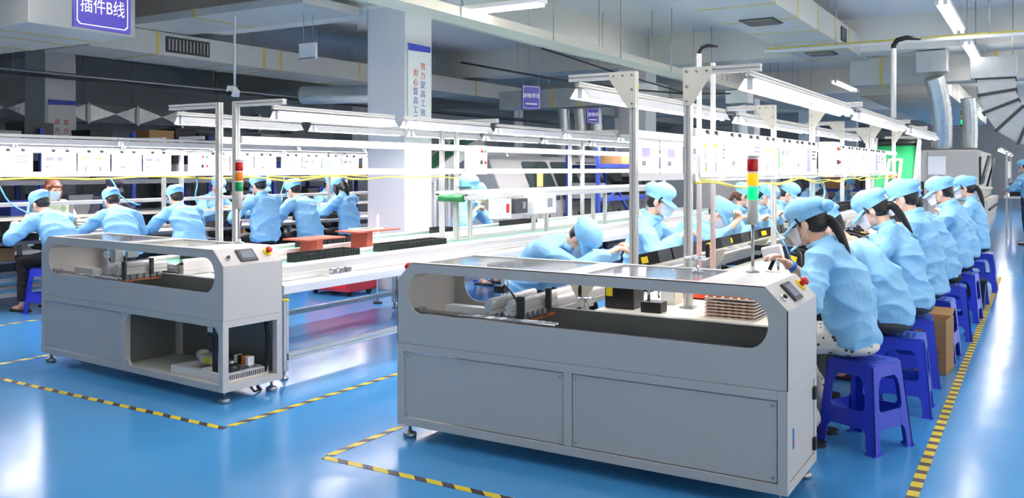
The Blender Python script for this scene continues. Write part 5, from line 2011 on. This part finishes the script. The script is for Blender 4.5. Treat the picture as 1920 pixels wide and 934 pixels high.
# ---- capped row of the far line, backs to us (facing -x)
person('first capped worker of the far row in black trousers and slippers, by the machine end', (-8.84, 5.52), R(96),
       lean=(20, 42), neck=42, pitch=26, hands=((-.24, .46, .90), (.08, .46, .92)), vox=.008, sw=.195, s=1.0, knee_out=.16)
person('second capped worker of the far row, seen straight from behind', (-8.84, 6.24), R(78),
       lean=(18, 40), neck=40, pitch=26, hands=((-.16, .44, .92), (.16, .44, .92)), vox=.008, sw=.195, s=1.0)
person('third capped worker of the far row, leaning to a black part', (-8.82, 7.12), R(80),
       lean=(20, 42), neck=40, pitch=20, hands=((-.12, .44, .95), (.14, .44, .94)), vox=.008, sw=.195, s=1.04)
person('fourth capped worker of the far row, behind the unlit tower light', (-8.93, 8.42), R(84),
       lean=(2, 12), neck=20, pitch=16, hands=((-.16, .42, .95), (.1, .42, .95)), vox=.009, sw=.205, s=1.1)
person('fifth capped worker of the far row with white mask', (-8.86, 9.2), R(92),
       lean=(14, 34), neck=36, pitch=22, hands=((-.12, .42, .95), (.12, .42, .95)), vox=.009, sw=.205, s=1.08)
person('sixth capped worker of the far row with long dark hair, beside the pillar', (-8.9, 10.05), R(92),
       lean=(4, 16), neck=30, pitch=24, hands=((-.12, .42, .95), (.12, .42, .95)), hairk='long', vox=.009, sw=.185, s=1.05)
# ---- opposite side of the far line (facing +x)
person('auburn-haired worker in pale green shirt facing the first capped worker', (-10.88, 6.52), R(-88),
       lean=(6, 20), neck=26, pitch=16, cap=None, hairk='long', hairm=hair_br, top=shirt_g, maskc=maskb, vox=.008, sw=.18, s=1.08)
person('dark-capped worker in navy shirt facing the second capped worker', (-10.88, 7.38), R(-90),
       lean=(6, 18), neck=24, pitch=16, cap='dark', top=shirt_k, maskc=maskb, vox=.008, s=1.08)
for k, (y, lab) in enumerate(((9.14, 'blue-capped worker half hidden behind the fourth capped worker'), (10.05, 'blue-capped worker half hidden behind the fifth capped worker'),
                              (11.6, 'blue-capped worker half hidden by the far line posts'))):
    person(lab, (-10.9, y), R(-90), lean=(4, 18), neck=24, pitch=20, vox=.011, s=1.04)
# ---- beyond
person('worker in blue behind the raised conveyor of the middle line', (-6.68, 9.75), R(-88), lean=(10, 26), neck=30, pitch=26, hands=((-.1, .3, .95), (.14, .3, .95)), vox=.01, s=1.0)
stool((-6.70, 9.75, 0), 0, 'blue plastic stool behind the middle bench by the pillar', SG)
for k, (x, y, lab) in enumerate(((-4.0, 17.6, 'distant capped worker beside the green board lift, first of two'), (-3.55, 18.6, 'distant capped worker beside the green board lift, second of two'))):
    person(lab, (x, y), R(-90), lean=(6, 20), neck=28, pitch=20, vox=.012)
person('distant capped worker standing at the white workstation past the beige machine', (-.22, 20.4), R(60), lean=(4, 10), neck=16, pitch=16, vox=.012, standing=True, hands=((-.15, .4, 1.1), (.15, .42, 1.1)), legs=pants_n)

# things beside the stools
r = thing('open_carton', 'open brown cardboard carton standing between the stools', 'box', (-.70, 7.28, 0), R(-6))
cb_ = MB()
for (x0, y0, x1, y1) in ((-.11, -.14, .11, -.134), (-.11, .134, .11, .14), (-.11, -.134, -.104, .134), (.104, -.134, .11, .134)):
    cb_.box(x0, y0, 0, x1, y1, .4)
cb_.box(-.11, -.14, 0, .11, .14, .006)
cb_.build('carton_body', cardboard, r)
MB().obox((-.16, 0, .40), (.11, .27, .005), M.Rotation(R(-24), 3, 'Y')).build('flap', cardboard, r)
MB().obox((.0, .18, .42), (.2, .1, .005), M.Rotation(R(30), 3, 'X')).build('flap', cardboard, r)
MB().obox((.0, -.137, .36), (.2, .005, .08), M.Rotation(R(2), 3, 'X')).build('flap', cardboard, r)
text('有限公司', .032, 'printed_text', dgrey, r, (.0, -.1412, .16), (R(90), 0, 0), .0005)
MB().box(-.08, -.1416, .115, .08, -.1406, .119).build('printed_line', dgrey, r)
r = thing('waste_bin', 'black waste bin on the floor between the far blue stools', 'bin', (-.63, 10.75, 0))
MB().lathe([(.115, 0), (.15, .3), (.158, .3), (.158, .315), (.14, .315), (.108, .02)], n=4).xf(M.Rotation(R(45), 4, 'Z')).build('bin_body', black, r, .01)
MB().lathe([(.15, .29), (.165, .29), (.165, .315), (.15, .315)], n=4).xf(M.Rotation(R(45), 4, 'Z')).build('rim', blackm, r)
r = thing('white_bag', 'white plastic bag and black pouch hanging inside the stool by the carton', 'bag', (-.75, 7.715, .20))
MB().box(-.085, -.015, .07, .075, .03, .185).build('bag', white_b, r, .012)
MB().box(-.075, -.015, .0, .07, .03, .069).build('black_pouch', black, r, .01)

cp = make_cap(3.3).build('worker_hat', capb)
cp.location = (-5.04, 7.5, 1.325)
cp.rotation_euler = (0, 0, R(70))
tag(cp, 'blue work cap lying on the front end of the raised return conveyor', 'hat')
# ------------------------------------------------------------------ camera, world, view
cd = bpy.data.cameras.new('camera')
cd.sensor_width = 36
cd.lens = 36 * 1652.7 / 1920
cd.shift_y = (318.5 - 467) / 1920
cd.clip_end = 200
co = bpy.data.objects.new('camera', cd)
C.objects.link(co)
co.location = (0, 0, 1.5)
co.rotation_euler = (R(90), 0, R(31.07))
SC.camera = co
w = bpy.data.worlds.new('world')
SC.world = w
w.use_nodes = True
bg = w.node_tree.nodes['Background']
bg.inputs[0].default_value = (1, .975, .945, 1)
bg.inputs[1].default_value = .85
SC.view_settings.view_transform = 'Standard'
SC.view_settings.look = 'None'
SC.view_settings.gamma = 1
SC.view_settings.use_curve_mapping = False
SC.view_settings.exposure = 0.85
